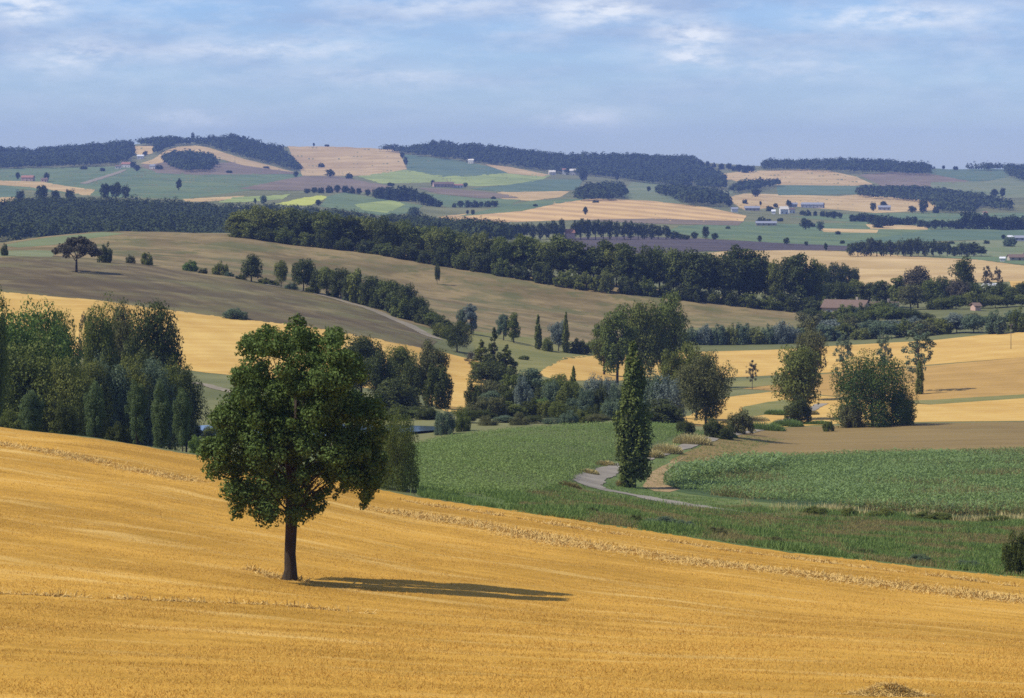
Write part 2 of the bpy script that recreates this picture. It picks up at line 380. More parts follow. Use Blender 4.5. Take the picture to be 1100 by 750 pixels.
# --- far country (beyond the wooded crest)
FAR = [
 ('green_field', [(-100,181),(0,181),(130,179),(150,181),(210,187),(320,186),(332,192),(300,200),(200,214),(120,212),(60,207),(0,201),(-100,200)], M_green, 1),
 ('stubble_strip', [(-30,193),(45,195.5),(78,201),(102,204),(96,210),(86,209),(55,204),(30,201),(0,199),(-30,199)], M_tan, 2),
 ('green_field', [(-60,200),(0,200),(20,203),(28,212),(0,213),(-60,213)], M_bluegreen, 2),
 ('stubble_strip', [(-40,212),(16,212),(14,217),(-40,219)], M_tan, 3),
 ('fallow_field', [(150,178),(165,173),(228,176),(262,173),(290,179),(312,185),(322,187),(210,188),(170,186)], M_mauve, 2),
 ('stubble_hill', [(150,176),(165,171),(178,162),(190,158),(210,156.5),(225,159),(240,164),(262,171),(290,178),(312,184),(322,186),(290,182),(262,178),(240,172),(215,167),(185,172),(165,177)], M_tan, 3),
 ('stubble_strip', [(143,157),(165,157),(164,165),(150,168),(144,164)], M_tan, 2),
 ('field_track', [(86,197),(128,184),(134,182),(136,183),(130,186),(92,198)], M_track, 4),
 ('stubble_hill', [(306,150),(345,150),(390,150),(425,156),(430,166),(437,182),(400,188.5),(380,189),(325,189),(322,181),(314,168)], M_tanb, 2),
 ('fallow_field', [(256,203),(300,194),(325,189.5),(365,189.5),(395,196),(420,200),(418,206),(370,207),(330,205),(290,204.5)], M_mauve, 3),
 ('lime_strip', [(235,218),(250,212),(290,210.5),(312,208.5),(304,214),(262,217.5)], M_lime, 3),
 ('sunflower_strip', [(295,219.5),(325,213),(345,210),(352,212),(334,221),(310,221)], M_yellow, 3),
 ('stubble_strip', [(196,214),(262,210.5),(264,213),(225,216.5),(200,217)], M_tan, 2),
 ('green_field', [(352,211),(344,222),(415,233),(445,228),(455,221),(400,212),(370,207)], M_green, 3),
 ('lime_strip', [(380,220),(420,215),(436,220),(415,229),(390,226)], M_lime, 4),
 ('green_field', [(434,166),(455,168),(490,172),(530,180),(547,186),(505,189.5),(475,190),(438,183)], M_bluegreen, 2),
 ('lime_field', [(383,189.5),(420,184.5),(436,182.5),(480,189.5),(547,186),(592,188),(582,194),(545,199),(510,200.5),(470,196),(410,197.5)], M_lime, 2),
 ('stubble_strip', [(520,176.5),(545,179),(590,188),(582,190),(547,186.5)], M_tan, 3),
 ('green_field', [(503,203),(545,199),(582,193),(627,193),(620,204),(600,205.5),(545,206.5)], M_bluegreen, 3),
 ('fallow_field', [(448,202),(475,202.5),(520,206),(545,209),(557,213),(515,213),(470,208)], M_mauve, 3),
 ('stubble_strip', [(540,205.5),(612,205.5),(602,212),(570,216),(540,214),(528,209)], M_tan, 2),
 ('green_field', [(450,207),(515,213.5),(560,214.5),(545,222),(480,223),(458,214)], M_green, 2),
 ('green_field', [(490,233),(540,222),(570,216),(640,213),(598,219),(560,227)], M_green, 4),
 ('striped_field', [(470,233),(540,226),(575,222),(600,216),(640,213.5),(700,216),(760,223),(802,232),(797,238.5),(740,238.5),(690,236.5),(620,236.5),(540,239),(480,240)], M_strip, 3),
 ('olive_field', [(668,211),(678,196),(700,195),(740,203),(790,206),(770,215),(720,219),(682,216)], M_olive, 2),
 ('fallow_strip', [(612,236.5),(700,235),(800,238),(792,242.5),(700,240.5)], M_mauve, 4),
 ('green_field', [(730,243),(800,238),(850,241),(930,239),(1000,246),(1006,262),(900,266),(760,256),(715,249)], M_green, 2),
 ('ploughed_field', [(600,256),(680,254),(760,257),(850,262),(960,266.5),(960,270),(850,269),(760,270),(680,274),(610,268)], M_plum, 4),
 ('stubble_field_far', [(775,187),(800,184),(865,182.5),(890,183.5),(920,190),(938,198),(915,200),(838,199),(800,197),(778,192)], M_tan, 2),
 ('green_field', [(834,199),(942,200),(940,208.5),(836,210)], M_bluegreen, 3),
 ('stubble_field_far', [(778,213),(800,208),(840,209),(900,211),(935,208),(1000,213),(1008,226),(940,229),(900,225.5),(850,222),(800,226)], M_tan, 2),
 ('fallow_field', [(922,188),(960,185),(1000,187),(1044,195),(1000,201),(950,201)], M_mauve, 2),
 ('green_field', [(998,180),(1082,179),(1084,192),(1044,195.5),(1000,187)], M_bluegreen, 2),
 ('lime_field', [(1000,196),(1060,195),(1085,190),(1180,192),(1180,212),(1060,213),(1000,203)], M_olive, 3),
 ('olive_field', [(846,233),(940,229),(1040,229),(1180,228),(1180,245),(1000,246),(930,240)], M_green, 1),
 ('stubble_strip', [(880,245.5),(944,247),(942,250.5),(886,249.5)], M_tan, 3),
 ('stubble_strip', [(930,241),(998,243),(996,247),(935,246)], M_tan, 3),
 ('olive_field', [(900,262),(1000,247),(1180,246),(1180,256),(1050,258)], M_bluegreen, 3),
 ('olive_field', [(960,266),(1050,258),(1180,256),(1180,281),(1050,278),(1000,274)], M_olive, 2),
 ('stubble_plain', [(760,272),(795,268.5),(850,267.5),(920,271),(1000,277),(1050,279),(1110,287),(1180,290),(1180,300),(1040,304),(1000,306),(925,308),(860,306),(780,290)], M_tan, 2),
 ('green_field', [(1000,276),(1060,276),(1180,280),(1180,287),(1090,284),(1050,279)], M_green, 4),
 ('stubble_strip', [(1084,302),(1180,302),(1180,314),(1088,313)], M_gold, 4),
]
for (n, pts, m, lf) in FAR: field(n, pts, m, 1180 if max(p[1] for p in pts) > 262 else 1500, 5600, lf, .35)

# --- the middle hill and the valley
field('dry_meadow', [(-280,290),(-280,262),(0,261),(50,254),(110,248.5),(250,249.5),(300,256),(360,262),(440,274),(545,290),(610,298),(700,310),(750,317),(800,322),(880,329),(900,345),(850,351),(740,352),(690,374),(600,376),(540,366),(490,360),(430,345),(380,330),(250,320),(100,310)], M_meadow, 640, 1010, 1, .2)
field('green_field', [(0,264),(50,255.5),(110,249.5),(135,251),(92,257),(60,263),(20,266)], M_olive, 700, 1000, 2)
field('grass_strip', [(-60,271),(40,269),(62,270),(56,276),(-60,275)], M_olive, 640, 1000, 3)
field('dry_grass_edge', [(262,251.6),(300,257.2),(360,263.2),(440,275.2),(545,291.2),(610,299),(608,301),(545,294),(440,278),(360,266.5),(300,259.5)], M_tan, 700, 1000, 3, .5)
field('ploughed_field', [(-280,275),(0,277),(60,275),(130,280),(180,289),(230,298),(290,309),(350,320),(400,333),(440,350),(470,367),(458,375),(420,368),(380,361),(330,351),(260,343.5),(180,333.5),(100,322.5),(0,314),(-280,308)], M_plough, 600, 960, 3, .2)
field('wheat_field', [(-280,308),(0,313.5),(100,322),(180,333),(260,343),(330,350.5),(420,366.5),(452,374),(470,377),(520,390),(522,408),(480,424),(440,424),(400,418),(350,411),(300,408),(220,400.5),(120,385),(0,375),(-280,375)], M_gold, 480, 700, 3, .3)
field('wheat_field', [(474,412),(524,411),(510,440),(480,443),(455,430)], M_gold, 440, 560, 4)
field('valley_meadow', [(500,355),(600,366),(690,373),(654,380),(605,387),(575,402),(530,412),(520,390)], M_grass, 560, 860, 3)
field('wheat_field', [(575,402),(605,384.5),(650,380),(700,377.5),(760,378),(830,376),(900,371.5),(1000,366),(1060,359.5),(1100,357),(1390,350),(1390,384),(1100,384),(1000,392),(900,400),(800,405),(700,409),(600,409)], M_goldR, 540, 860, 3)
field('ochre_field', [(760,415),(820,407),(900,401),(1000,393),(1100,384),(1390,384),(1390,418),(1100,425),(1000,431),(960,431),(900,426),(830,420)], M_ochre, 500, 760, 3)
field('grass_strip', [(770,412),(845,405),(845,412),(770,421)], M_grass, 500, 760, 5)
field('grass_strip', [(960,431),(1000,430),(1100,424),(1390,420),(1390,424),(1100,428),(1000,435)], M_grass, 500, 700, 5)
field('wheat_field', [(780,427),(830,421),(900,427),(960,433),(1000,435),(1100,428),(1390,424),(1390,448),(1100,452.5),(1000,453.5),(900,455.5),(830,460),(780,462),(700,464),(640,463),(650,455),(740,447)], M_goldR, 440, 640, 4)
field('grass_strip', [(800,437),(840,430),(868,432),(850,441),(815,447),(790,452)], M_grass, 430, 640, 6, .8)
field('brown_field', [(716,497),(735,487),(770,473),(800,464.5),(850,459.5),(950,455.5),(1100,453.5),(1390,450),(1390,488),(1100,488),(1000,489),(900,491),(820,495),(770,500),(735,512)], M_brown, 340, 520, 3, .2)
field('corn_field', [(708,524),(735,508),(775,496),(830,491),(920,487.5),(1000,486),(1100,484.5),(1390,484),(1390,572),(1100,557),(1040,556),(950,552),(880,545),(800,538),(740,531)], M_corn, 215, 430, 4, .2)
field('green_crop_field', [(330,509.5),(330,478),(445,478),(480,470),(560,460.5),(640,456),(720,453),(748,462),(735,469),(690,484),(650,500),(602,525),(560,533),(452,533),(420,527)], M_crop, 212, 430, 3, .3)
field('grass_verge', [(452,533.8),(447,520),(560,531),(602,522),(650,498),(690,482),(740,466),(790,459),(800,466),(760,476),(722,494),(712,521),(742,531),(800,538),(880,545),(950,552),(1040,556),(1100,557),(1390,574),(1390,652),(1090,621),(850,594),(640,563)], M_verge, 158, 480, 2, .3)
field('dry_verge', [(560,535),(602,527),(640,534),(700,541),(800,552),(880,556),(960,560),(1100,570),(1390,588),(1390,610),(1100,590),(1000,588),(900,580),(800,571),(700,557),(640,549),(590,545)], M_vbrown, 165, 330, 4, .5)
field('dirt_patch', [(690,523),(700,507),(722,496),(736,491),(714,508),(712,520),(730,526),(720,529),(702,528)], M_dirt, 240, 400, 5, .3)

# --- lanes, as ribbons of real width
def ribbon(name, pts, width, mat, d0, d1, lift, label=None, taper=None):
    P = [W(x, solve(x, y, d0, d1)) for x, y in pts]; P = [Vector((p.x, p.y, 0)) for p in P]
    Q = []
    for k in range(len(P)-1):
        p0, p1, p2, p3 = P[max(k-1, 0)], P[k], P[k+1], P[min(k+2, len(P)-1)]
        for s in range(12):
            t = s/12; Q.append(.5*((2*p1)+(p2-p0)*t+(2*p0-5*p1+4*p2-p3)*t*t+(3*p1-p0-3*p2+p3)*t**3))
    Q.append(P[-1]); V, Fc = [], []
    for k, q in enumerate(Q):
        d = (Q[min(k+1, len(Q)-1)]-Q[max(k-1, 0)]).normalized(); n = Vector((-d.y, d.x, 0)); w = width*(taper(k/(len(Q)-1)) if taper else 1)*(.5+.05*math.sin(k*.7)+.04*math.sin(k*1.9))
        for t in (-1, -.5, 0, .5, 1):
            c = q+n*w*t; V.append((c.x, c.y, float(zxy(c.x, c.y))+lift*(.003+.00002*c.y)))
        if k:
            for t in range(4): a = (k-1)*5+t; Fc.append((a, a+1, a+6, a+5))
    Lf = [(CX+F*V[i][0]/V[i][1], V[i][1]) for i in range(0, len(V), 5)]; Rt = [(CX+F*V[i][0]/V[i][1], V[i][1]) for i in range(4, len(V), 5)]
    return sheet(name, Lf+Rt[::-1], mat, lift, label=label)
LANE = [(830,553),(790,550),(752,545),(715,539),(680,532),(652,527),(634,522),(634,515),(650,508),(668,501),(692,493),(722,484),(752,475),(790,466),(830,457),(856,448),(872,440),(885,434)]
ribbon('country_lane', LANE, 3.0, M_road, 225, 560, 8, 'narrow grey lane bending round the tall poplar', taper=lambda t: 1.0 if t < .5 else max(.72, 1-(t-.5)*5))
ribbon('field_track', [(285,306),(320,312),(360,321),(400,333),(440,350),(468,364)], 4.2, M_track, 640, 960, 6)
ribbon('field_track', [(205,411),(222,414),(240,419),(262,424)], 2.5, M_track, 440, 640, 6)

# --- pond
def water_mat():
    m, nt, N, L = new_mat('pond_water')
    out = N.new('ShaderNodeOutputMaterial'); bs = N.new('ShaderNodeBsdfPrincipled'); L.new(bs.outputs[0], out.inputs[0])
    bs.inputs['Base Color'].default_value = (.05, .08, .11, 1); bs.inputs['Roughness'].default_value = .08; bs.inputs['Specular IOR Level'].default_value = .6
    tc = N.new('ShaderNodeTexCoord').outputs['Object']
    bp = N.new('ShaderNodeBump'); bp.inputs['Distance'].default_value = .02; L.new(noise(N, L, tc, 1.5, 3), bp.inputs['Height']); L.new(bp.outputs[0], bs.inputs['Normal'])
    return m
wz = CAMZ-37.85
pv = []
for k in range(60):
    a = 6.283*k/60; r = 1+.10*math.sin(3*a+1)+.06*math.sin(5*a)
    pv.append((-29+18*math.cos(a)*r, 404+9.5*math.sin(a)*r, wz))
tag(link('pond', mesh_faces('pond', pv, [list(range(60))]), water_mat()), 'small blue pond half hidden behind the lone tree', kind='structure')
# ------------------------------------------------------------------ plants: leaf colours
L_oak = leaf_mat('leaf_oak', (0.059, 0.099, 0.021), (0.135, 0.188, 0.042))
L_mid = leaf_mat('leaf_mid', (0.076, 0.106, 0.022), (0.164, 0.193, 0.039), (0.190, 0.197, 0.043))
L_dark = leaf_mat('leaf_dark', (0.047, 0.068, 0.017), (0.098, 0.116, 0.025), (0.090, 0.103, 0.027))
L_bright = leaf_mat('leaf_bright', (.085, .140, .028), (.165, .235, .048), (.13, .19, .04))
L_pop = leaf_mat('leaf_poplar', (0.075, 0.108, 0.022), (0.161, 0.193, 0.041), (0.151, 0.177, 0.043))
L_grey = leaf_mat('leaf_grey_green', (0.087, 0.129, 0.067), (0.166, 0.211, 0.121), (0.129, 0.174, 0.090))
L_young = leaf_mat('leaf_young', (0.081, 0.121, 0.038), (0.155, 0.201, 0.075))
L_dome = leaf_mat('leaf_deep', (.036, .066, .014), (.100, .142, .026), trans=.2)
L_silver = leaf_mat('leaf_silver', (0.120, 0.155, 0.125), (0.250, 0.285, 0.240), (0.160, 0.200, 0.150))
L_olive = leaf_mat('leaf_olive', (0.094, 0.106, 0.034), (0.174, 0.169, 0.060), (0.151, 0.151, 0.060))
L_dull = leaf_mat('leaf_dull', (0.085, 0.078, 0.045), (0.135, 0.115, 0.075), (0.100, 0.090, 0.055))
L_wood = leaf_mat('leaf_wood', (0.030, 0.047, 0.016), (0.057, 0.075, 0.023), (0.052, 0.066, 0.022), trans=.05, spec=.03)
L_pale = leaf_mat('grass_pale', (.40, .33, .13), (.60, .51, .24), trans=.15, rough=.8, spec=.1)
L_straw = leaf_mat('straw_dry', (0.50, 0.315, 0.085), (0.68, 0.47, 0.17), trans=.1, rough=.8, spec=.1)
L_stub = leaf_mat('stubble_stalk', (0.440, 0.235, 0.040), (0.660, 0.400, 0.090), trans=.1, rough=.8, spec=.1)
L_corn = leaf_mat('leaf_corn', (0.135, 0.211, 0.057), (0.255, 0.340, 0.106), rough=.45, spec=.35)
L_crop = leaf_mat('leaf_crop', (0.132, 0.204, 0.052), (0.242, 0.308, 0.094))
L_weed = leaf_mat('leaf_weed', (.115, .185, .040), (.205, .275, .075))
L_weedb = leaf_mat('leaf_weed_dry', (.20, .165, .058), (.31, .26, .10))
M_bark = plain_mat('bark', (.030, .022, .014), (.066, .048, .031), 6, stretch=(1, 1, .25))
M_barkg = plain_mat('bark_grey', (.10, .085, .065), (.18, .155, .12), 6, stretch=(1, 1, .25))

def crown_field(cen, rad, nleaf, lsize, rng, shell=.55, rag=1.0):
    """leaves through the outer part of a set of ellipsoid clumps"""
    vol = (rad[:, 0]*rad[:, 1]+rad[:, 0]*rad[:, 2]+rad[:, 1]*rad[:, 2])
    k = rng.choice(len(cen), nleaf, p=vol/vol.sum())
    d = norm(rng.normal(size=(nleaf, 3)))
    r = shell+(1.06-shell)*rng.random(nleaf)**.7
    # ragged clump edges
    r *= 1+rag*(.16*np.sin(d[:, 0]*5+k*1.7)*np.sin(d[:, 1]*4+k)+.10*np.sin(d[:, 2]*9+k*.6))
    p = cen[k]+d*rad[k]*r[:, None]
    n = norm(d*1.0+rng.normal(size=(nleaf, 3))*.62+np.array([0, 0, .25]))
    return leaf_quads(p, n, lsize*rng.uniform(.65, 1.35, nleaf), rng)

H0 = 12.0
def clumps(kind, rng):
    """clump centres and radii of a crown 12 m high; returns also its full width"""
    c, r = [], []
    if kind in ('round', 'tall', 'airy'):
        wr = {'round': .43, 'tall': .31, 'airy': .25}[kind]*H0; z0 = {'round': .05, 'tall': .01, 'airy': .10}[kind]*H0
        n = {'round': 58, 'tall': 56, 'airy': 60}[kind]; zc = (H0+z0)/2; zr = (H0-z0)/2
        lob = rng.normal(size=(7, 3)); lob /= np.linalg.norm(lob, axis=1)[:, None]; la = rng.uniform(-.2, .16, 7)
        for _ in range(n):
            d = rng.normal(size=3); d /= np.linalg.norm(d)
            f = 1+sum(a*max(0, float(d@l))**3 for a, l in zip(la, lob))
            q = rng.uniform(.35, .88)*f; s = rng.uniform(.15, .27)*wr*(1.25 if kind != 'airy' else .72)
            wz = 1-.12*max(0, d[2])**2 if kind == 'tall' else 1
            c.append((d[0]*q*wr*wz, d[1]*q*wr*wz, zc+d[2]*q*zr*.92)); r.append((s*1.1, s*1.1, s*rng.uniform(.8, 1.15)))
        w = 2*wr
    elif kind == 'poplar':
        wr = .135*H0
        for k in range(90):
            t = rng.random()**1.1; prof = min(1, t/.10+.5)*(1-max(0, t-.42)/.58)**.75
            a = rng.uniform(0, 6.283); q = wr*prof*rng.uniform(.2, .82)
            c.append((q*math.cos(a), q*math.sin(a), H0*(.07+.90*t))); s = wr*rng.uniform(.26, .44)*(.45+.55*prof); r.append((s, s, s*2.1))
        w = 2*wr
    elif kind == 'umbrella':
        wr = .68*H0
        for k in range(80):
            a = rng.uniform(0, 6.283); q = math.sqrt(rng.random()); h = (1-q*q)*.36+.58
            c.append((wr*.88*q*math.cos(a), wr*.88*q*math.sin(a), H0*(h-.02+rng.uniform(-.10, .02)))); s = wr*rng.uniform(.13, .2); r.append((s, s, s*.75))
        w = 2*wr
    elif kind == 'cone':
        wr = .24*H0
        for k in range(44):
            t = rng.random()**1.2; a = rng.uniform(0, 6.283); q = wr*(1-t)**.8*rng.uniform(.3, .9)
            c.append((q*math.cos(a), q*math.sin(a), H0*(.05+.9*t))); s = wr*rng.uniform(.22, .36)*(1.05-.7*t); r.append((s, s, s*1.2))
        w = 2*wr
    elif kind == 'dome':
        wr = .60*H0
        for k in range(150):
            a = rng.uniform(0, 6.283); q = math.sqrt(rng.random())*.84; h = (1-q**3)**.5*rng.uniform(.06, .86)
            c.append((wr*q*math.cos(a), wr*q*math.sin(a), H0*h)); s = wr*rng.uniform(.16, .24); r.append((s, s, s*.9))
        w = 2*wr
    else:   # bush, willow: foliage to the ground
        wr = .58*H0
        for k in range(60):
            a = rng.uniform(0, 6.283); q = math.sqrt(rng.random())*.82; h = math.sqrt(max(0, 1-q*q))*rng.uniform(.08, .84)
            c.append((wr*q*math.cos(a), wr*q*math.sin(a), H0*h*rng.uniform(.85, 1.05))); s = wr*rng.uniform(.18, .30)
            r.append((s*.85, s*.85, s*(1.5 if kind == 'willow' else 1.0)))
        w = 2*wr
    c, r = np.array(c), np.array(r)
    kz = H0/np.sort(c[:, 2]+r[:, 2])[-4:].mean(); c[:, 2] *= kz; r[:, 2] *= kz
    ex = np.sort(np.hypot(c[:, 0], c[:, 1])+r[:, 0])[-max(3, len(c)//8):].mean()
    return c, r, 2*ex*.97
LOD = {'a': .27, 'b': .38, 'c': .58, 'd': 1.15}
NLEAF = {'a': 15000, 'b': 8000, 'c': 3800, 'd': 800}
_cache = {}
def tree_mesh(kind, lod, var, mat):
    key = (kind, lod, var, mat.name)
    if key in _cache: return _cache[key]
    rng = np.random.default_rng(abs(hash((('round','tall','airy','poplar','umbrella','cone','bush','willow','dome').index(kind), ord(lod), var))) % 99991)
    c, r, w = clumps(kind, rng)
    n = int(NLEAF[lod]*{'airy': .30, 'poplar': 1.0, 'umbrella': 1.5, 'cone': .8, 'dome': 2.2, 'round': 1.5, 'tall': 1.2}.get(kind, 1.1))
    ls = LOD[lod]*{'poplar': .95, 'airy': .9, 'willow': 1.45, 'bush': 1.6, 'dome': .95, 'umbrella': 1.25}.get(kind, 1.0)
    crown = mesh_quads(kind+'_crown', crown_field(c, r, n, ls, rng, *((.75, .3) if kind == 'dome' else (.55, 1.0)))); crown.materials.append(mat)
    parts = []
    if kind not in ('bush', 'willow'):
        zt_ = {'umbrella': .5, 'poplar': .8, 'airy': .8}.get(kind, .62)*H0; br = .26 if kind != 'airy' else .14
        if kind == 'poplar': br = .2
        bend = rng.normal(size=2)*.25
        tp = [(bend[0]*t*t, bend[1]*t*t, -.5+(zt_+.5)*t) for t in np.linspace(0, 1, 6)]
        parts.append(tube(tp, [br*1.35, br*1.05, br*.9, br*.75, br*.5, br*.2], 6))
        for k in range(9 if lod in 'ab' else 5):
            q = c[rng.integers(len(c))]; t = rng.uniform(.35, .95) if kind != 'umbrella' else rng.uniform(.6, 1)
            s = np.array([bend[0]*t*t, bend[1]*t*t, -.5+(zt_+.5)*t]); m = s*.5+q*.5+np.array([0, 0, -.25])
            parts.append(tube([s, m, q], [br*.42, br*.28, br*.08], 5))
    else:
        for k in range(6):
            q = c[rng.integers(len(c))]
            parts.append(tube([(q[0]*.1, q[1]*.1, -.4), (q[0]*.45, q[1]*.45, q[2]*.6), q], [.16, .10, .04], 5))
    V, Fc = join(parts); tm = mesh_faces(kind+'_trunk', V, Fc, True)
    tm.materials.append(M_barkg if kind in ('poplar', 'airy', 'willow') else M_bark)
    _cache[key] = (crown, tm, w); return _cache[key]
def merged_mesh(kind, lod, var, mat):
    key = ('m', kind, lod, var, mat.name)
    if key in _cache: return _cache[key]
    cr, tr, w = tree_mesh(kind, lod, var, mat)
    v1 = np.zeros(len(cr.vertices)*3, np.float32); cr.vertices.foreach_get('co', v1)
    V = [tuple(p) for p in v1.reshape(-1, 3)]+[tuple(v.co) for v in tr.vertices]
    n = len(cr.vertices); Fc = [tuple(p.vertices) for p in cr.polygons]+[tuple(i+n for i in p.vertices) for p in tr.polygons]
    me = mesh_faces(kind+'_small', V, Fc); me.materials.append(mat); me.materials.append(tr.materials[0])
    ix = np.zeros(len(Fc), np.int32); ix[len(cr.polygons):] = 1; me.polygons.foreach_set('material_index', ix)
    _cache[key] = (me, w); return _cache[key]
NAMES = {'round': 'broadleaf_tree', 'tall': 'broadleaf_tree', 'airy': 'slender_tree', 'poplar': 'poplar_tree', 'umbrella': 'umbrella_tree', 'cone': 'conical_tree', 'bush': 'bush', 'dome': 'broadleaf_tree', 'willow': 'willow_bush'}
LABELS = {}
_v = [0]
def plant(px, top, width, kind, mat, label, D=None, base=None, group=None, d0=60, lod=None, name=None, cat=None, var=None, single=False, jy=0.0):
    """a tree or bush standing at bearing px; its foot at distance D (or where the land shows at height base), crown up to height top"""
    if D is None: D = solve(px, base, d0)
    D += jy
    foot = W(px, D, -.15); h = (HR+F*(CAMZ-foot.z)/D-top)/F*D; w = width/F*D
    if h < .5: print('LOW', label, px, D, h); h = .5
    lod = lod or ('a' if D < 420 else 'b' if D < 700 else 'c' if D < 1300 else 'd')
    _v[0] += 1; var = (_v[0] % 3) if var is None else var
    name = name or NAMES[kind]; cat = cat or ('bush' if kind in ('bush', 'willow') else 'tree')
    rz = random.uniform(0, 6.28)
    if single:
        me, w0 = merged_mesh(kind, lod, var, mat); o = link(name, me)
        o.location = foot; o.rotation_euler = (0, 0, rz); o.scale = (w/w0, w/w0, h/H0)
    else:
        cr, tr, w0 = tree_mesh(kind, lod, var, mat); o = empty(name, foot, rz); s = (w/w0, w/w0, h/H0)
        a = link('crown', cr, None, o); a.scale = s
        b = link('trunk' if kind not in ('bush', 'willow') else 'stems', tr, None, o); q = s[0]*1.5 if kind == 'umbrella' else min(s[0], s[2]*1.3); b.scale = (q, q, s[2])
    tag(o, label, cat, group)
    LABELS[label] = LABELS.get(label, 0)+1
    return o
ORD = ['first','second','third','fourth','fifth','sixth','seventh','eighth','ninth','tenth','eleventh','twelfth','thirteenth','fourteenth','fifteenth','sixteenth','seventeenth','eighteenth','nineteenth']
def ordinal(n):
    if n <= 19: return ORD[n-1]
    t = ['twent','thirt','fort','fift','sixt','sevent','eight','ninet'][n//10-2]
    return t+'ieth' if n % 10 == 0 else t+'y-'+ORD[n % 10-1]

# ------------------------------------------------------------------ the lone tree in the stubble
def lone_tree():
    rng = np.random.default_rng(11); D = 130.0; k = D/F
    foot = W(311, D, 0); rowb = HR+F*(CAMZ-foot.z)/D
    OUT = [(320,335),(329,341),(330,352),(340,356),(352,350),(364,355),(370,367),(378,374),(384,388),(392,396),(398,410),(404,424),(414,434),(420,446),(416,462),(411,480),(413,498),(414,516),(410,531),(402,527),(394,550),(388,545),(389,530),(380,528),(374,520),(366,532),(356,526),(350,538),(348,548),(338,553),(330,560),(318,565),(306,562),(298,552),(288,560),(280,556),(276,545),(262,552),(256,548),(254,535),(246,530),(240,533),(232,524),(222,522),(220,510),(213,498),(222,488),(218,478),(226,466),(230,452),(228,440),(236,430),(244,420),(250,408),(254,394),(262,386),(258,374),(264,362),(276,354),(290,350),(304,352),(312,348),(310,340)]
    O = np.array(OUT, float)
    def inside(x, y):
        c = False; n = len(O)
        for a in range(n):
            x1, y1 = O[a]; x2, y2 = O[a-1]
            if (y1 > y) != (y2 > y) and x < (x2-x1)*(y-y1)/(y2-y1)+x1: c = not c
        return c
    def edge(x, y):
        a = O; b = np.roll(O, -1, 0); p = np.array([x, y]); t = np.clip(((p-a)*(b-a)).sum(1)/((b-a)**2).sum(1), 0, 1)
        return np.linalg.norm(a+(b-a)*t[:, None]-p, axis=1).min()
    gaps = [(333, 488, 5), (344, 518, 11), (362, 515, 3), (240, 512, 3)]
    cen, rad = [], []
    tries = 0
    while len(cen) < 290 and tries < 20000:
        tries += 1
        x, y = rng.uniform(212, 422), rng.uniform(334, 566)
        if not inside(x, y): continue
        e = edge(x, y); R = min(rng.uniform(8, 18), e+4.5)
        if R < 6: R = 6
        if e < 3: continue
        if any(math.hypot(x-g[0], y-g[1]) < g[2]+R*.6 for g in gaps): continue
        half = 98*math.sqrt(max(.03, 1-((x-316)/112)**2))*math.sqrt(max(.1, 1-((y-458)/135)**2))
        s = rng.choice([-1, 1])*rng.uniform(.15, .95)**.7
        dy = s*half
        cen.append(((x-311)*k, dy*k, (rowb-y)*k)); rad.append((R*k, R*k, R*k*rng.uniform(.75, 1.0)))
    for (x, y, R) in [(352,506,9),(372,500,12),(385,510,10),(400,506,11),(395,530,8),(403,518,8),(370,521,6),(355,524,5),(337,502,7),(345,543,6),(360,490,12),(385,486,14),(392,540,5),(330,508,7),(410,494,8),(348,500,8),(356,512,7),(346,530,6),(338,536,7),(372,508,8),(362,530,4),(380,500,9)]:
        for q in (-.45, .3): cen.append(((x-311)*k, q*70*k, (rowb-y)*k)); rad.append((R*k, R*k, R*k))
    # the spike of leaves at the top
    for (x, y, R) in [(319,342,6),(324,347,7),(321,356,9),(326,364,12)]: cen.append(((x-311)*k, 0, (rowb-y)*k)); rad.append((R*k, R*k, R*k))
    cen, rad = np.array(cen), np.array(rad)
    root = tag(empty('lone_tree', foot), 'large lone broadleaf tree standing in the golden stubble field', 'tree')
    LV = crown_field(cen, rad, 120000, .145, rng, .35)
    link('crown', mesh_quads('lone_crown', LV), L_oak, root)
    tr = [(0,0,-.4),(.02,0,.05),(.05,.02,.5),(.02,.03,1.2),(.06,.02,2.0),(.10,.0,2.9),(.05,.05,4.2),(.2,0,5.6),(.35,.05,7.4),(.4,0,9.6)]
    parts = [tube(tr, [.48,.37,.29,.26,.265,.27,.22,.18,.12,.05], 12)]
    for q in range(46):
        c = cen[rng.integers(len(cen))]; z = min(max(3.0, c[2]*rng.uniform(.45, .8)), 8); s = np.array([np.interp(z, [p[2] for p in tr], [p[0] for p in tr]), 0, z])
        m1 = s*.65+c*.35+np.array([0, 0, .12]); m2 = s*.3+c*.7+np.array([0, 0, .1]); r0 = rng.uniform(.03, .075)
        parts.append(tube([s, m1, m2, c], [r0, r0*.75, r0*.45, r0*.15], 6))
    V, Fc = join(parts); link('trunk', mesh_faces('lone_trunk', V, Fc, True), M_bark, root)
    return root
lone_tree()
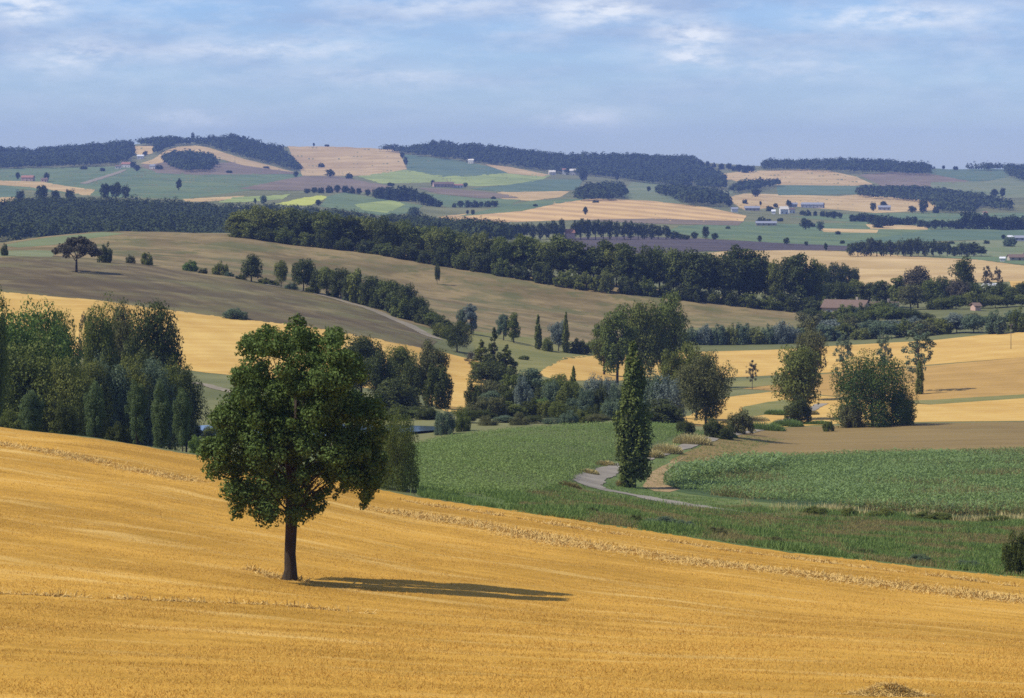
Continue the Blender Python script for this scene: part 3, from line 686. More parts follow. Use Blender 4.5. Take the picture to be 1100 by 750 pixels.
# ------------------------------------------------------------------ trees and bushes one by one
# left grove in the hollow behind the stubble
G = 'trees of the grove in the hollow at left'
for (px, top, w, D, kind, mat, lab, kw) in [
 (-12,303,46,300,'round',L_mid,'dark tree cut off by the left border above the grove',{}),
 (2,330,112,330,'round',L_bright,'bright green round tree at the left border of the grove',{}),
 (42,325,92,335,'round',L_bright,'tall bright green tree with a rounded top in the left grove',{}),
 (68,334,50,345,'round',L_mid,'green tree with a narrow double top beside the dull tree',{}),
 (28,366,104,315,'round',L_mid,'broad mid green tree low in front of the bright trees',{}),
 (70,386,80,314,'round',L_mid,'mid green tree between the grove front and the poplar clump',{}),
 (90,338,22,395,'airy',L_dull,'thin greyish brown tree between the bright and dark crowns',{}),
 (107,324,50,392,'round',L_mid,'slim tree with a dull grey green top in the grove',{}),
 (130,323,56,400,'round',L_olive,'olive tinted tree in the middle of the grove skyline',{}),
 (160,324,78,398,'round',L_dark,'dark round tree at the right end of the grove skyline',{}),
 (177,346,26,396,'airy',L_dark,'small loose tree leaning right against the golden field',{}),
 (150,370,66,385,'bush',L_dark,'dark low tree under the grove skyline',{}),
 (96,388,58,340,'round',L_mid,'leftmost tree of the dense poplar clump',{}),
 (118,386,60,342,'round',L_grey,'grey green tree near the left of the poplar clump',{}),
 (140,384,60,344,'round',L_mid,'second tree from the left top of the poplar clump',{}),
 (162,386,60,345,'round',L_grey,'pale topped tree in the middle of the poplar clump',{}),
 (182,390,56,348,'round',L_mid,'mid green tree right of the poplar clump centre',{}),
 (200,394,48,350,'round',L_dark,'rightmost dark tree of the poplar clump by the pond',{}),
 (33,420,30,268,'tall',L_young,'young pale poplar at the field edge far left',{}),
 (12,440,40,275,'bush',L_mid,'low green bush at the left border by the field edge',{}),
 (70,430,30,268,'bush',L_dark,'dark bush at the field edge between young poplars',{}),
 (102,411,25,262,'tall',L_young,'young poplar second from left at the field edge',{}),
 (147,411,25,258,'tall',L_young,'young poplar with a pointed pale tip at the field edge',{}),
 (173,410,24,256,'tall',L_young,'tallest pale young poplar at the field edge',{}),
 (196,418,23,254,'tall',L_young,'young poplar nearest the pond at the field edge',{}),
 (214,468,26,240,'bush',L_bright,'small bright bush at the field edge under the lone tree',{}),
 (125,455,36,262,'bush',L_dark,'dark bush under the young poplars',{}),
 (203,452,30,398,'bush',L_dark,'dark bush on the left shore of the pond',{}),
 (229,458,26,394,'bush',L_mid,'green bush on the shore behind the left edge of the lone tree',{}),
]: plant(px, top, w, kind, mat, lab, D=D, group=G, **kw)

# behind the lone tree
G = 'trees between the lone tree and the pond'
for (px, top, w, D, kind, mat, lab) in [
 (388,360,52,470,'round',L_dark,'dark round tree showing behind the top of the lone tree'),
 (372,372,40,465,'round',L_dark,'dark tree hidden mostly behind the lone tree crown'),
 (408,378,42,455,'round',L_dark,'very dark tree just right of the lone tree'),
 (428,371,42,470,'round',L_mid,'mid green round tree right of the lone tree'),
 (446,388,34,460,'round',L_dark,'dark shaded tree between two taller ones by the pond'),
 (464,367,44,462,'round',L_olive,'tall olive tinted tree beside the golden field by the pond'),
 (470,392,34,452,'bush',L_dark,'dark bushy growth under the olive tinted pond tree'),
 (425,405,60,445,'bush',L_dark,'wide dark bush under the trees left of the pond end'),
 (448,440,66,428,'bush',L_mid,'green bush along the far bank of the pond'),
 (478,441,24,398,'bush',L_grey,'bluish green bush at the right end of the pond'),
 (497,442,20,402,'bush',L_mid,'small round green bush right of the pond end'),
 (427,439,50,212,'dome',L_pop,'pale green tree right behind the lone tree at the field edge'),
 (405,452,38,214,'dome',L_mid,'smaller green tree partly behind the lone tree branches'),
]: plant(px, top, w, kind, mat, lab, D=D, group=G)

# conical group and bushes in the middle
G = 'trees of the valley bottom in the middle'
for (px, top, w, D, kind, mat, lab) in [
 (531,352,26,575,'cone',L_dark,'tall pointed dark tree of the central group'),
 (517,366,30,570,'cone',L_mid,'broad pointed tree left of the tallest in the central group'),
 (544,371,32,575,'cone',L_mid,'pointed tree right of the tallest in the central group'),
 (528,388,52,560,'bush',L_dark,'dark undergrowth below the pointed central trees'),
 (506,378,18,600,'airy',L_dull,'pale greyish thin tree left of the pointed trees'),
 (563,382,13,640,'bush',L_mid,'small round bush alone on the grass right of the pointed trees'),
 (491,345,34,640,'round',L_dark,'dark rounded tree at the foot of the ploughed slope'),
 (476,347,26,680,'bush',L_mid,'green bush left of the dark rounded tree'),
 (506,327,18,716,'tall',L_silver,'silver grey tree standing upright at the meadow foot'),
 (496,332,12,718,'tall',L_grey,'grey green slim tree beside the silver tree'),
 (541,338,17,712,'tall',L_grey,'grey tree left in the pair on the meadow foot'),
 (552,336,15,708,'tall',L_mid,'green tree right in the pair on the meadow foot'),
 (578,338,9,700,'poplar',L_mid,'slim dark poplar alone on the meadow foot'),
 (600,345,22,704,'round',L_silver,'silvery round tree beside a thin poplar on the meadow foot'),
 (608,335,9,702,'poplar',L_mid,'thin poplar growing behind the silvery round tree'),
 (588,362,14,698,'bush',L_mid,'tiny bush between the poplar and the silvery tree'),
 (622,364,24,706,'bush',L_dark,'low dark bush right of the silvery tree'),
 (638,364,20,712,'bush',L_mid,'low green bush left of the large twin trees'),
 (524,409,44,478,'round',L_olive,'brownish green tree at the left of the valley thicket'),
 (550,403,36,484,'tall',L_mid,'upright green tree in the left of the valley thicket'),
 (572,396,40,490,'tall',L_grey,'grey green tallest tree of the valley thicket'),
 (596,402,40,480,'round',L_mid,'round green tree in the valley thicket'),
 (616,393,10,492,'poplar',L_mid,'thin poplar spire rising out of the valley thicket'),
 (612,410,34,478,'round',L_mid,'green tree under the thin spire of the thicket'),
 (640,402,32,486,'willow',L_silver,'silver willow left in the valley thicket'),
 (656,404,26,482,'willow',L_silver,'silver willow right in the valley thicket'),
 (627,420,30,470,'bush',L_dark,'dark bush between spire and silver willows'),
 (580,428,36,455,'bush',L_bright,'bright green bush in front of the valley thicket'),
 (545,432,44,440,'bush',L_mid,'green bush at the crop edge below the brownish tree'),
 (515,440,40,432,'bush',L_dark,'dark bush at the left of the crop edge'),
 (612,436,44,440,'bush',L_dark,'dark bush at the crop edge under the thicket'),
 (650,434,34,440,'bush',L_mid,'rounded green bush at the crop edge left of the tall poplar'),
]: plant(px, top, w, kind, mat, lab, D=D, group=G)

for rk, (D, t0, x0, x1, nm) in enumerate([(416,446,488,655,'front'),(440,430,498,668,'middle'),(470,414,508,668,'back')]):
    x = x0; k = 0
    while x < x1:
        k += 1; plant(x, t0+random.uniform(-6, 6)-(3 if rk == 2 and 540 < x < 600 else 0), random.uniform(22, 34), random.choice(['bush', 'bush', 'round', 'willow']), random.choice([L_mid, L_dark, L_mid, L_grey, L_olive] if rk < 2 else [L_mid, L_grey, L_silver, L_dark]), 'bush in the %s rank of the valley thicket, %s from left' % (nm, ordinal(k)), D=D+random.uniform(-6, 6), group='bushes of the valley thicket'); x += random.uniform(15, 21)
x = 396; k = 0
while x < 470:
    k += 1; plant(x, 440+random.uniform(-6, 5), random.uniform(22, 32), 'bush', random.choice([L_mid, L_dark]), 'bush on the far bank of the pond, %s from left' % ordinal(k), D=424+random.uniform(-3, 8), group='bushes on the pond bank'); x += random.uniform(13, 18)

# twin trees, lombardy poplar, roadside tree
G = 'trees around the lane bend'
for (px, top, w, D, kind, mat, lab) in [
 (663,330,44,585,'tall',L_pop,'left tree of the large twin trees with a bare lower trunk'),
 (690,323,44,600,'round',L_mid,'darker middle tree of the large twin trees'),
 (714,314,56,605,'round',L_pop,'tallest round tree of the large twin trees'),
 (649,345,34,620,'tall',L_pop,'loose pale tree left beside the large twin trees'),
 (680,367,44,300,'poplar',L_pop,'tall columnar poplar standing alone at the lane bend'),
 (700,398,44,455,'willow',L_grey,'grey willow directly right of the columnar poplar'),
 (716,404,40,452,'willow',L_silver,'silver tinted willow left of the brownish roadside tree'),
 (722,376,30,475,'tall',L_mid,'upright green tree behind the silver tinted willow'),
 (748,368,50,480,'round',L_mid,'green round tree behind the brownish roadside tree'),
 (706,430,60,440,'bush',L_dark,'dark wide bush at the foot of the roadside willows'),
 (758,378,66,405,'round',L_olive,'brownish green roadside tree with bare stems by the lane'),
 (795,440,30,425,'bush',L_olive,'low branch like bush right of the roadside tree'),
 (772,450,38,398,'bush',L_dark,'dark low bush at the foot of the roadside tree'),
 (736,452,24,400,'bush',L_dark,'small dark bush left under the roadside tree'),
 (808,388,14,600,'airy',L_dull,'almost bare small tree in the golden field'),
 (870,347,38,560,'round',L_olive,'pale yellow green tree top behind the dark lane tree'),
 (857,371,60,492,'round',L_mid,'dark full tree standing by the upper lane'),
 (858,425,34,480,'bush',L_dark,'dark growth at the foot of the full lane tree'),
 (937,378,98,466,'dome',L_dome,'big round green tree with yellow green top in the golden field'),
 (968,418,32,472,'dome',L_dark,'dark right flank tree touching the big round tree'),
 (914,432,28,462,'bush',L_olive,'small olive bush in front of the big round tree'),
 (906,359,22,600,'airy',L_grey,'thin tree rising behind the big round tree at left'),
 (950,358,22,600,'airy',L_grey,'thin tree rising behind the big round tree in the middle'),
 (986,350,38,572,'airy',L_grey,'slender airy tree right of the big round tree'),
 (988,386,11,566,'poplar',L_mid,'small spindle shaped tree under the slender airy tree'),
 (890,452,14,452,'bush',L_mid,'tiny bush beside the lane left of the big round tree'),
 (1093,570,36,168,'bush',L_dark,'dark bush cut by the right border at the stubble edge'),
]:
    bigone = 'big round green' in lab
    plant(px, top, w, kind, mat, lab, D=D, group=G, lod='a' if bigone else None, name='broadleaf_tree' if bigone else None, cat='tree' if bigone else None)

# ploughed hill and the hedge slanting down it
plant(82,254,56,'umbrella',L_dull,'lone umbrella shaped tree on the ploughed hill',D=724,name='umbrella_tree')
G = 'bushes scattered on the upper meadow edge'
for (px, top, w, D, kind, mat, lab) in [
 (113,262,18,790,'bush',L_dark,'dark bush right behind the umbrella shaped tree'),
 (158,271,15,800,'bush',L_mid,'single green bush on the upper hill edge'),
 (205,280,19,790,'bush',L_bright,'bright low bush on the upper hill edge'),
 (237,282,19,785,'bush',L_mid,'grey green bush left of the slanting hedge'),
 (252,331,30,628,'bush',L_grey,'grey green round bush at the border of ploughed and golden field'),
 (470,283,7,905,'round',L_dark,'tiny dark tree alone on the dry meadow'),
 (140,274,12,800,'bush',L_olive,'very low olive bush on the upper hill edge'),
 (218,288,12,780,'bush',L_olive,'very low shrub beside the bright bush'),
 (5,262,9,800,'bush',L_dark,'small dark bush at the far left hill edge'),
]: plant(px, top, w, kind, mat, lab, D=D, group=G)
HEDGE = [(270,274,30,770),(302,279,17,763),(326,278,30,760),(341,290,20,757),(351,286,26,756),(366,288,30,752),(376,295,22,749),(386,289,32,747),(399,297,30,743),(408,301,26,740),(417,300,30,737),(427,305,28,732),(438,306,30,728),(430,318,26,722),(448,318,26,722),(456,327,26,716),(464,335,26,712),(474,340,26,706)]
for k, (px, top, w, D) in enumerate(HEDGE):
    plant(px, top, w, 'round' if k < 7 else ('bush' if k % 2 else 'round'), (L_dark, L_mid)[k % 3 == 1], 'tree of the hedge slanting down the dry hill, %s from its upper left end' % ordinal(k+1), D=D, group='hedge trees slanting down the hill')

for k, (px, D, h, w) in enumerate([(284,768,7,16),(294,766,6,14),(313,762,7,16),(336,758,9,18),(358,755,9,18),(376,750,10,20),(392,746,10,22),(404,742,10,22),(422,736,10,22),(445,724,11,22),(259,775,5,14),(246,782,5,12)]):
    r = HR+F*(CAMZ-float(zt(px, D)))/D; plant(px, r-h, w, 'bush', (L_mid, L_dark, L_grey)[k % 3], 'low shrub between the hedge trees on the dry hill, %s from its upper left end' % ordinal([3,4,5,6,7,8,9,10,11,12,2,1][k]), D=D, group='low shrubs in the slanting hedge')
# long dark tree row on the meadow crest
xs = [254,300,345,355,380,415,450,490,540,560,580,600,636,660,700,740,758,800,816,833,860,880]
ts = [229,224,230,228,229,231,241,245,252,257,256,251,261,263,268,269,271,268,274,277,278,284]
x = 256.0; k = 0
while x < 884:
    k += 1; t = float(np.interp(x, xs, ts))+random.uniform(-5, 6)
    Dc = float(np.interp(x, [250, 400, 550, 650, 870], [978, 972, 948, 935, 948]))
    plant(x, t, random.uniform(26, 48), random.choice(['round', 'round', 'round', 'tall']), random.choice([L_dark, L_mid, L_mid]), 'tree in the long dark row along the meadow crest, %s from its left end' % ordinal(k), D=Dc+random.uniform(-6, 12), group='long tree row on the meadow crest')
    x += random.uniform(9, 17)
x = 262.0; k = 0
while x < 900:
    k += 1; b = float(np.interp(x, [250, 300, 360, 440, 545, 610, 700, 750, 800, 870, 900], [252, 257.5, 263.5, 276, 292, 300, 312, 319, 325, 331, 331]))
    Dc = float(np.interp(x, [250, 400, 550, 650, 870], [968, 960, 938, 925, 938]))
    plant(x, b-random.uniform(9, 16), random.uniform(24, 36), 'bush', random.choice([L_dark, L_dark, L_mid]), 'low bush along the foot of the crest tree row, %s from its left end' % ordinal(k), D=Dc, group='bushes under the crest tree row', single=True)
    x += random.uniform(19, 26)
G = 'smaller trees behind the end of the crest row'
for k, (px, top, w) in enumerate([(884,284,18),(896,282,20),(908,284,18),(918,287,14),(874,290,18)]):
    plant(px, top, w, 'round', L_dark, 'small dark tree beyond the end of the crest row, %s from its left' % ordinal([2,3,4,5,1][k]), D=1150, group=G)

# silver hedge, shrubs of the right valley
SH = [(742,352,22,L_grey),(757,348,22,L_silver),(772,349,22,L_grey),(786,350,20,L_mid),(798,347,20,L_grey),(812,352,22,L_mid),(826,350,20,L_grey),(839,344,24,L_silver),(852,349,16,L_silver),(868,354,22,L_mid)]
for k, (px, top, w, m) in enumerate(SH):
    plant(px, top, w, 'willow' if m is L_silver else 'bush', m, 'bush of the silvery hedge above the golden field, %s from its left end' % ordinal(k+1), D=795, group='silvery hedge')
k = 0
for rowi, (D, t0, x0, x1) in enumerate([(800,352,866,1110),(840,341,872,1110),(880,333,870,1000)]):
    x = x0
    while x < x1:
        k += 1
        tt = t0+random.uniform(-5, 4)
        if rowi == 1 and 1010 < x < 1100: tt = 334+random.uniform(-2, 7)
        if rowi == 0 and x > 1000: tt = 346+random.uniform(-6, 4)
        if rowi == 0: tt -= (x-866)*.045
        plant(x, tt, random.uniform(22, 38), random.choice(['bush', 'bush', 'willow', 'round']), random.choice([L_grey, L_mid, L_grey, L_mid, L_silver, L_olive]) if rowi < 2 else random.choice([L_dark, L_mid]),
              'shrub of the %s rank of thicket below the farm, %s from left' % (('front', 'middle', 'back')[rowi], ordinal(sum(1 for l in LABELS if ('the %s rank' % (('front', 'middle', 'back')[rowi])) in l)+1)), D=D+random.uniform(-8, 8), group='shrubs below the farm')
        x += random.uniform(17, 25)
G = 'trees around the farm'
for k, (px, top, w) in enumerate([(910,327,26),(918,330,22),(926,327,26),(944,324,28),(962,326,24)]): plant(px, top, w, 'round' if k % 2 else 'bush', (L_mid, L_grey, L_dark)[k % 3], 'bush close in front of the farmhouse wall, %s from left' % ordinal(k+1), D=893, group='bushes in front of the farmhouse')
for (px, top, w, D, mat, kind, lab) in [
 (874,300,26,965,L_dark,'round','dark tree left behind the farm roof'),
 (890,303,30,985,L_dark,'round','dark tree above the left roof end of the farm'),
 (906,303,30,990,L_dark,'round','dark round tree above the middle of the farm roof'),
 (920,301,26,1000,L_mid,'round','mid green tree above the right farm roof'),
 (934,303,26,1000,L_dark,'round','dark tree above the right end of the farm'),
 (948,302,26,990,L_dark,'tall','dark tall tree right of the farm'),
 (965,297,24,985,L_mid,'tall','slim tree left of the brownish trees'),
 (986,285,34,975,L_dull,'round','tall brownish tree right of the farm'),
 (978,305,30,960,L_olive,'round','lower brownish tree right of the farm'),
 (1000,300,28,965,L_mid,'round','green tree right beside the tall brownish tree'),
 (955,322,30,905,L_dark,'bush','dark bush at the right wall of the farm'),
 (1014,297,24,1000,L_dark,'round','dark tree between brownish tree and big dark tree'),
 (1036,277,30,1010,L_dark,'round','tallest dark round tree right of the farm'),
 (1029,300,28,985,L_dull,'round','dull brownish tree under the tallest dark tree'),
 (1047,304,26,990,L_dark,'round','dark tree right under the tallest dark tree'),
 (1062,306,26,985,L_mid,'round','mid green tree left of the white roof'),
 (1075,303,24,990,L_dark,'round','dark tree in front of the white roof'),
 (1088,308,26,985,L_mid,'round','green tree near the right border in the dark row'),
 (1100,303,28,980,L_dark,'round','dark tree cut by the right border in the dark row'),
 (1060,286,14,1080,L_dull,'airy','thin bare tree left above the white roof'),
 (1072,288,12,1080,L_dull,'airy','thin bare tree above the white roof'),
 (1010,316,30,955,L_dark,'bush','dark bush left at the small green field'),
]: plant(px, top, w, kind, mat, lab, D=D, group=G)
k = 0; x = 1012
while x < 1115:
    k += 1; plant(x, 316+random.uniform(-3, 4), random.uniform(20, 30), 'round', random.choice([L_dark, L_mid]), 'near tree of the dark row by the right border, %s from left' % ordinal(k), D=950, group='dark tree row near the right border'); x += random.uniform(12, 17)

# tree rows on the plain
x = 548.0; k = 0
while x < 738:
    if not (608 < x < 616):
        k += 1; top = float(np.interp(x, [545, 580, 596, 620, 660, 700, 715, 728, 738], [240, 238, 236, 236, 237, 240, 243, 249, 252]))+random.uniform(-1, 1.6)
        plant(x, top, random.uniform(10, 15), random.choice(['round', 'tall']), L_dark, 'tree of the straight dark row beyond the ploughed strip, %s from left' % ordinal(k), base=257.5, d0=1650, group='straight dark tree row on the plain')
    x += random.uniform(6.5, 8.5)
x = 914.0; k = 0
while x < 1058:
    k += 1; top = float(np.interp(x, [910, 930, 933, 938, 955, 985, 990, 1010, 1022, 1028, 1032, 1045, 1055], [262, 258, 252, 258, 258, 254, 257, 258, 262, 266, 260, 260, 263]))+random.uniform(-1, 1.5)
    plant(x, top, random.uniform(10, 16), random.choice(['round', 'tall']), L_dark, 'tree of the dark belt across the right plain, %s from its left end' % ordinal(k), base=275.5, d0=1300, group='dark tree belt on the right plain'); x += random.uniform(6, 8.5)
# far hedges
def far_hedge(pts, group, what, mat=L_wood, step=(7, 10), kind=('round', 'bush'), d0=1500):
    X = [p[0] for p in pts]; x = X[0]; k = 0
    while x <= X[-1]:
        k += 1; b = float(np.interp(x, X, [p[1] for p in pts])); h = float(np.interp(x, X, [p[2] for p in pts]))*random.uniform(.75, 1.15)
        plant(x, b-h, h*random.uniform(.9, 1.5), random.choice(kind), mat, '%s, %s from its left end' % (what, ordinal(k)), base=b, d0=d0, group=group, single=True); x += random.uniform(*step)
far_hedge([(330,208,6),(372,207,8),(400,212,9),(425,216,18),(440,216,18),(455,220,12),(474,223,10)], 'far hedge sloping through green fields', 'tree of the far hedge sloping through green fields')
far_hedge([(488,223,6),(512,223,8),(538,222,7)], 'short far hedge above the striped field', 'tree of the short far hedge above the striped field', step=(6, 9))
far_hedge([(917,238,8),(930,238,9),(944,245,15),(962,241,9),(985,243,9),(1000,246,10),(1018,246,11),(1038,246,10)], 'hedge on the far right slope', 'tree of the long hedge on the far right slope', step=(6, 9))
far_hedge([(868,232,6),(880,232,6),(897,235,8),(905,235,7)], 'hedge near the white far farm', 'bush of the short hedge right of the white far house', step=(6, 8))
far_hedge([(1040,246,18),(1060,246,16),(1076,247,12),(1090,247,16),(1104,246,18)], 'trees around the red roofed far house', 'dark tree beside the white far house with red roof', step=(7, 10))
far_hedge([(760,178,6),(775,182,8),(790,184,7),(800,186,8),(812,184,7)], 'scattered trees on the far bare ridge', 'tree scattered on the far ridge between two woods', step=(5, 8))
far_hedge([(908,177,3),(1034,183,4)], 'thin tree line on the far ridge', 'small tree of the thin line on the far ridge', step=(9, 14))
FT = [(192,205.5,192,7,'slim dark tree alone in the far green field'),(113,214,197,14,'far tree left in the clump above the dark wood'),(125,214,195.5,17,'far tallest tree in the clump above the dark wood'),(135,213.5,199,11,'far tree right in the clump above the dark wood'),
 (318,190.5,184,7,'far round bush at the foot of the wooded ridge'),(355,191,181.5,11,'far round bush at the foot of the bare hill'),(375,192,186,9,'far small bush right below the bare hill'),(337,157,153.5,3,'tiny tree on the bare skyline at left'),(351,157,155,6,'tiny low bush on the bare skyline'),
 (345,180,175,8,'far bush halfway up the bare hill'),(286,181,178.5,9,'far dull bush on the slope under the ridge wood'),(283,220,209.5,10,'far pale tree beside the sunflower strip'),(274,220,213,4,'far thin tree left of the pale tree'),(342,221,214.5,8,'far bush at the right end of the sunflower strip'),
 (502,230.5,225.5,4,'far tiny bush left of two on the green strip'),(508,231,225,5,'far tiny bush right of two on the green strip'),(445,236,222,17,'far greyish tree rising out of the dark wood'),(465,200.5,193,6,'far dark tree left of the long red farm'),(500,201.5,196,6,'far dark tree right of the long red farm'),
 (629,231,222,6,'lone far tree on the striped golden field'),(697,206,200,6,'lone far tree on the olive slope'),(627,195,181,11,'far dark tree beside the white hill farm'),(663,194,185,6,'far slim tree right of the hill farm'),(436,180,168,5,'far dark hedge tree at the border of the bare hill'),(432,170,163,6,'far dark hedge tree high on the border of the bare hill'),
 (758,257,243,10,'far dark tree on the green plain'),(768,258,250,10,'far low bush right of the dark plain tree'),(746,257,249,9,'far low bush left of the dark plain tree'),(816,260,253,6,'far small tree on the green plain'),(845,263,255,8,'far round small tree on the green plain'),(866,264,259,5,'far tiny bush on the green plain'),(887,270,261,5,'far small dark tree at the ploughed strip'),
 (865,247,234,15,'far big round tree below the white house'),(881,248,237,10,'far pale round tree below the white house'),(783,222,213.5,10,'far round tree beside the grey farm'),(847,222.5,214.5,7,'far round tree above the white house'),(812,211.5,202,12,'far round dark tree below the golden slope'),(827,227,221,9,'far tree left of the white house'),(817,222,216,3,'far thin cypress beside the grey farm'),
 (938,227,217,8,'far tree left of the grey blue house'),(949,224,216,9,'far tree behind the grey blue house'),(980,229,221,10,'far tree right of the grey blue house'),(992,229.5,214,12,'far tall tree right of the grey blue house'),(1068,213,203,10,'far left tree of the pair on the right hill'),(1077,214,201.5,7,'far right tree of the pair on the right hill'),
 (818,241,233,12,'far dark tree behind the long grey barn'),(826,241,235,8,'far small tree at the long grey barn'),(1085,265,254,16,'far pale tree near the right border'),(22,216,204,11,'far dark tree left of the tan strip'),(45,217,199,17,'far big dark tree below the tan strip'),(60,217,204,12,'far dark tree beside the big one below the tan strip'),(75,217,203,12,'far dark tree right below the tan strip'),(19,193,185,6,'far tree left of the pink roofed farm'),(50,195,185,8,'far tree right of the pink roofed farm'),
 (143,181,173,8,'far dark tree beside the red roofed hill farm'),(147,184,177,9,'far dark tree right below the red roofed hill farm'),(156,168,162,6,'far tree beside the white barn on the ridge'),(171,182,177,9,'far bush right of the red roofed hill farm'),(1078,257,252,6,'far bush left of the small white shed')]
for (px, b, t, w, lab) in FT:
    plant(px, t, w, 'tall' if (b-t) > 1.5*w else ('bush' if (b-t) < w*.75 else 'round'), L_grey if 'pale' in lab or 'greyish' in lab else L_wood, lab, base=b, d0=1500 if b < 262 else 1250, single=True, group=None)
for (px, b, h, w, lab) in [(722,206,4,6,'far bush on the olive slope near the narrow wood'),(741,200,4,6,'far bush in the tan gap of the ridge wood'),(800,219,5,7,'far bush above the grey farm roofs'),(833,223,5,6,'far bush between the grey farm and the grey shed'),(862,231,5,7,'far bush below the grey blue hangar'),(838,238,4,7,'far bush on the track above the ploughed strip'),(905,262,4,6,'far bush left of the dark belt'),(872,244,5,9,'far bush joining the two round trees'),(900,252,4,7,'far bush on the tan strip at right'),(1005,229,6,8,'far bush at the wedge shaped wood corner'),(1022,262,3,8,'far bush on the striped right plain'),(1060,262,4,8,'far bush right on the striped plain'),(690,244,4,8,'far bush behind the straight dark row'),(782,246,3,6,'far bush on the green plain left of the barn'),(640,218,3,8,'far bush at the top edge of the striped field'),(575,222,3,6,'far bush at the left tip of the striped field'),(530,214,3,6,'far bush on the tan patch left of the striped field'),(420,200,4,8,'far bush at the corner of the fallow field'),(246,186,3,8,'far bush at the edge of the hill fallow'),(90,182,4,9,'far bush at the foot of the left ridge wood'),(110,184,4,7,'far bush on the track to the hill farm')]:
    plant(px, b-h, w, 'bush', L_wood, lab, base=b, d0=1500 if b < 262 else 1300, single=True)
# skyline: single taller trees
for k, (px, t, w) in enumerate([(207,142,5),(250,143,10),(262,146,7),(466,150,9),(476,150,9),(415,157,6),(505,154,8)]):
    plant(px, t, w, 'round', L_wood, 'taller tree standing out of the far ridge wood, %s from the left' % ordinal([1,2,3,5,6,4,7][k]), D=5330, single=True, group='taller trees on the far ridge')

# ------------------------------------------------------------------ far woods that read as one mass
def wood(name, pts, label, height, spacing, nq, d0, d1=5600, mat=L_wood, seed=1, qs=3.6):
    rng = np.random.default_rng(seed); pl = outline(pts, d0, d1)
    P = np.array([((p[0]-CX)/F*p[1], p[1]) for p in pl])
    lo, hi = P.min(0), P.max(0); xs = []
    n = int((hi[0]-lo[0])*(hi[1]-lo[1])/spacing**2); Q = rng.uniform(lo, hi, (n, 2))
    c = np.zeros(n, bool)
    for a in range(len(P)):
        x1, y1 = P[a]; x2, y2 = P[a-1]
        if y1 == y2: continue
        m = (y1 > Q[:, 1]) != (y2 > Q[:, 1]); c ^= m & (Q[:, 0] < (x2-x1)*(Q[:, 1]-y1)/(y2-y1)+x1)
    Q = Q[c]; n = len(Q)
    hgt = height*rng.uniform(.62, 1.12, n)*(1+.12*np.sin(Q[:, 0]/40+seed)*np.sin(Q[:, 1]/55)); z = zxy(Q[:, 0], Q[:, 1])
    d = norm(rng.normal(size=(n, nq, 3))); d[..., 2] = np.abs(d[..., 2])*1.1-.25; d = norm(d)
    R = spacing*.72*rng.uniform(.75, 1.2, n)
    rr = rng.uniform(.72, 1.08, (n, nq))
    cen = np.stack([Q[:, None, 0]+d[..., 0]*R[:, None]*rr, Q[:, None, 1]+d[..., 1]*R[:, None]*rr, z[:, None]+hgt[:, None]*.5+d[..., 2]*hgt[:, None]*.5*rr], -1).reshape(-1, 3)
    nn = (d+np.array([0, 0, .3])+rng.normal(size=d.shape)*.22).reshape(-1, 3)
    V = leaf_quads(cen, nn, qs*rng.uniform(.7, 1.3, len(cen)), rng, .75)
    return tag(link(name, mesh_quads(name, V), mat), label, 'wood', kind='stuff')
wood('wood', [(-160,166),(-60,165),(0,164.5),(38,168),(45,165),(100,160.5),(150,156.5),(172,152.5),(205,154),(250,152.5),(285,158.5),(303,164),(322,184),(312,183),(290,177),(262,170),(240,163.5),(225,158.5),(210,156),(190,157.5),(178,161),(167,167),(166,157),(142,157),(142,170),(125,178),(60,181),(0,182),(-160,182)], 'long dark wood covering the left far ridge', 14, 9.5, 20, 3800, 5480, seed=2)
wood('wood', [(175,173),(185,169.5),(205,168),(225,170),(233,178),(225,184.5),(205,186),(185,182)], 'small oval wood on the far golden hillside', 13, 8, 16, 3600, seed=3)
wood('wood', [(410,163),(440,162.5),(465,159),(520,162),(570,167),(610,171.5),(640,171.5),(700,172),(745,174),(765,186),(778,194),(778,204),(752,203.5),(745,196.5),(735,201),(690,197),(650,191),(600,187),(560,181),(520,177),(490,173),(450,169),(430,165)], 'wide dark wood on the middle far ridge', 14, 9.5, 20, 3300, 5480, seed=4)
wood('wood', [(820,179),(860,178),(940,178.5),(1000,183),(998,189),(920,187),(860,184),(820,184)], 'straight edged plantation wood on the right far ridge', 16, 9, 12, 3800, 5480, seed=5)
wood('wood', [(1036,184),(1060,182),(1100,184),(1240,187),(1240,199),(1100,196),(1084,191),(1080,184)], 'wood on the far ridge at the right border', 15, 9, 12, 3600, 5480, seed=6)
wood('wood', [(922,207),(960,205),(1010,209),(1060,217),(1085,223),(1083,227),(1050,223),(1045,231),(1010,229),(1000,219),(960,215),(924,213)], 'wedge shaped wood on the right far slope', 12, 8.5, 16, 2400, seed=7)
wood('wood', [(620,213),(630,207),(665,205),(672,210),(668,215.5),(622,216.5)], 'small square wood above the striped field', 13, 8, 18, 2600, seed=8)
wood('wood', [(706,208),(730,208),(770,213),(782,219),(775,222.5),(735,222),(728,216),(709,211)], 'narrow dark wood above the striped golden field', 14, 8, 18, 2600, seed=9)
wood('wood', [(785,207),(800,201),(836,199),(836,201),(805,206.5),(795,208.5)], 'thin wood strip below the far golden slope', 13, 8, 16, 2800, seed=10)
wood('wood', [(-170,232),(0,232),(20,226),(60,225),(140,226),(210,230),(260,234),(330,238),(400,245),(470,250),(545,256),(545,262),(470,262),(300,264),(-170,265)], 'big dark wood filling the valley behind the dry hill', 12, 8, 80, 1350, 2700, seed=12, qs=1.7)
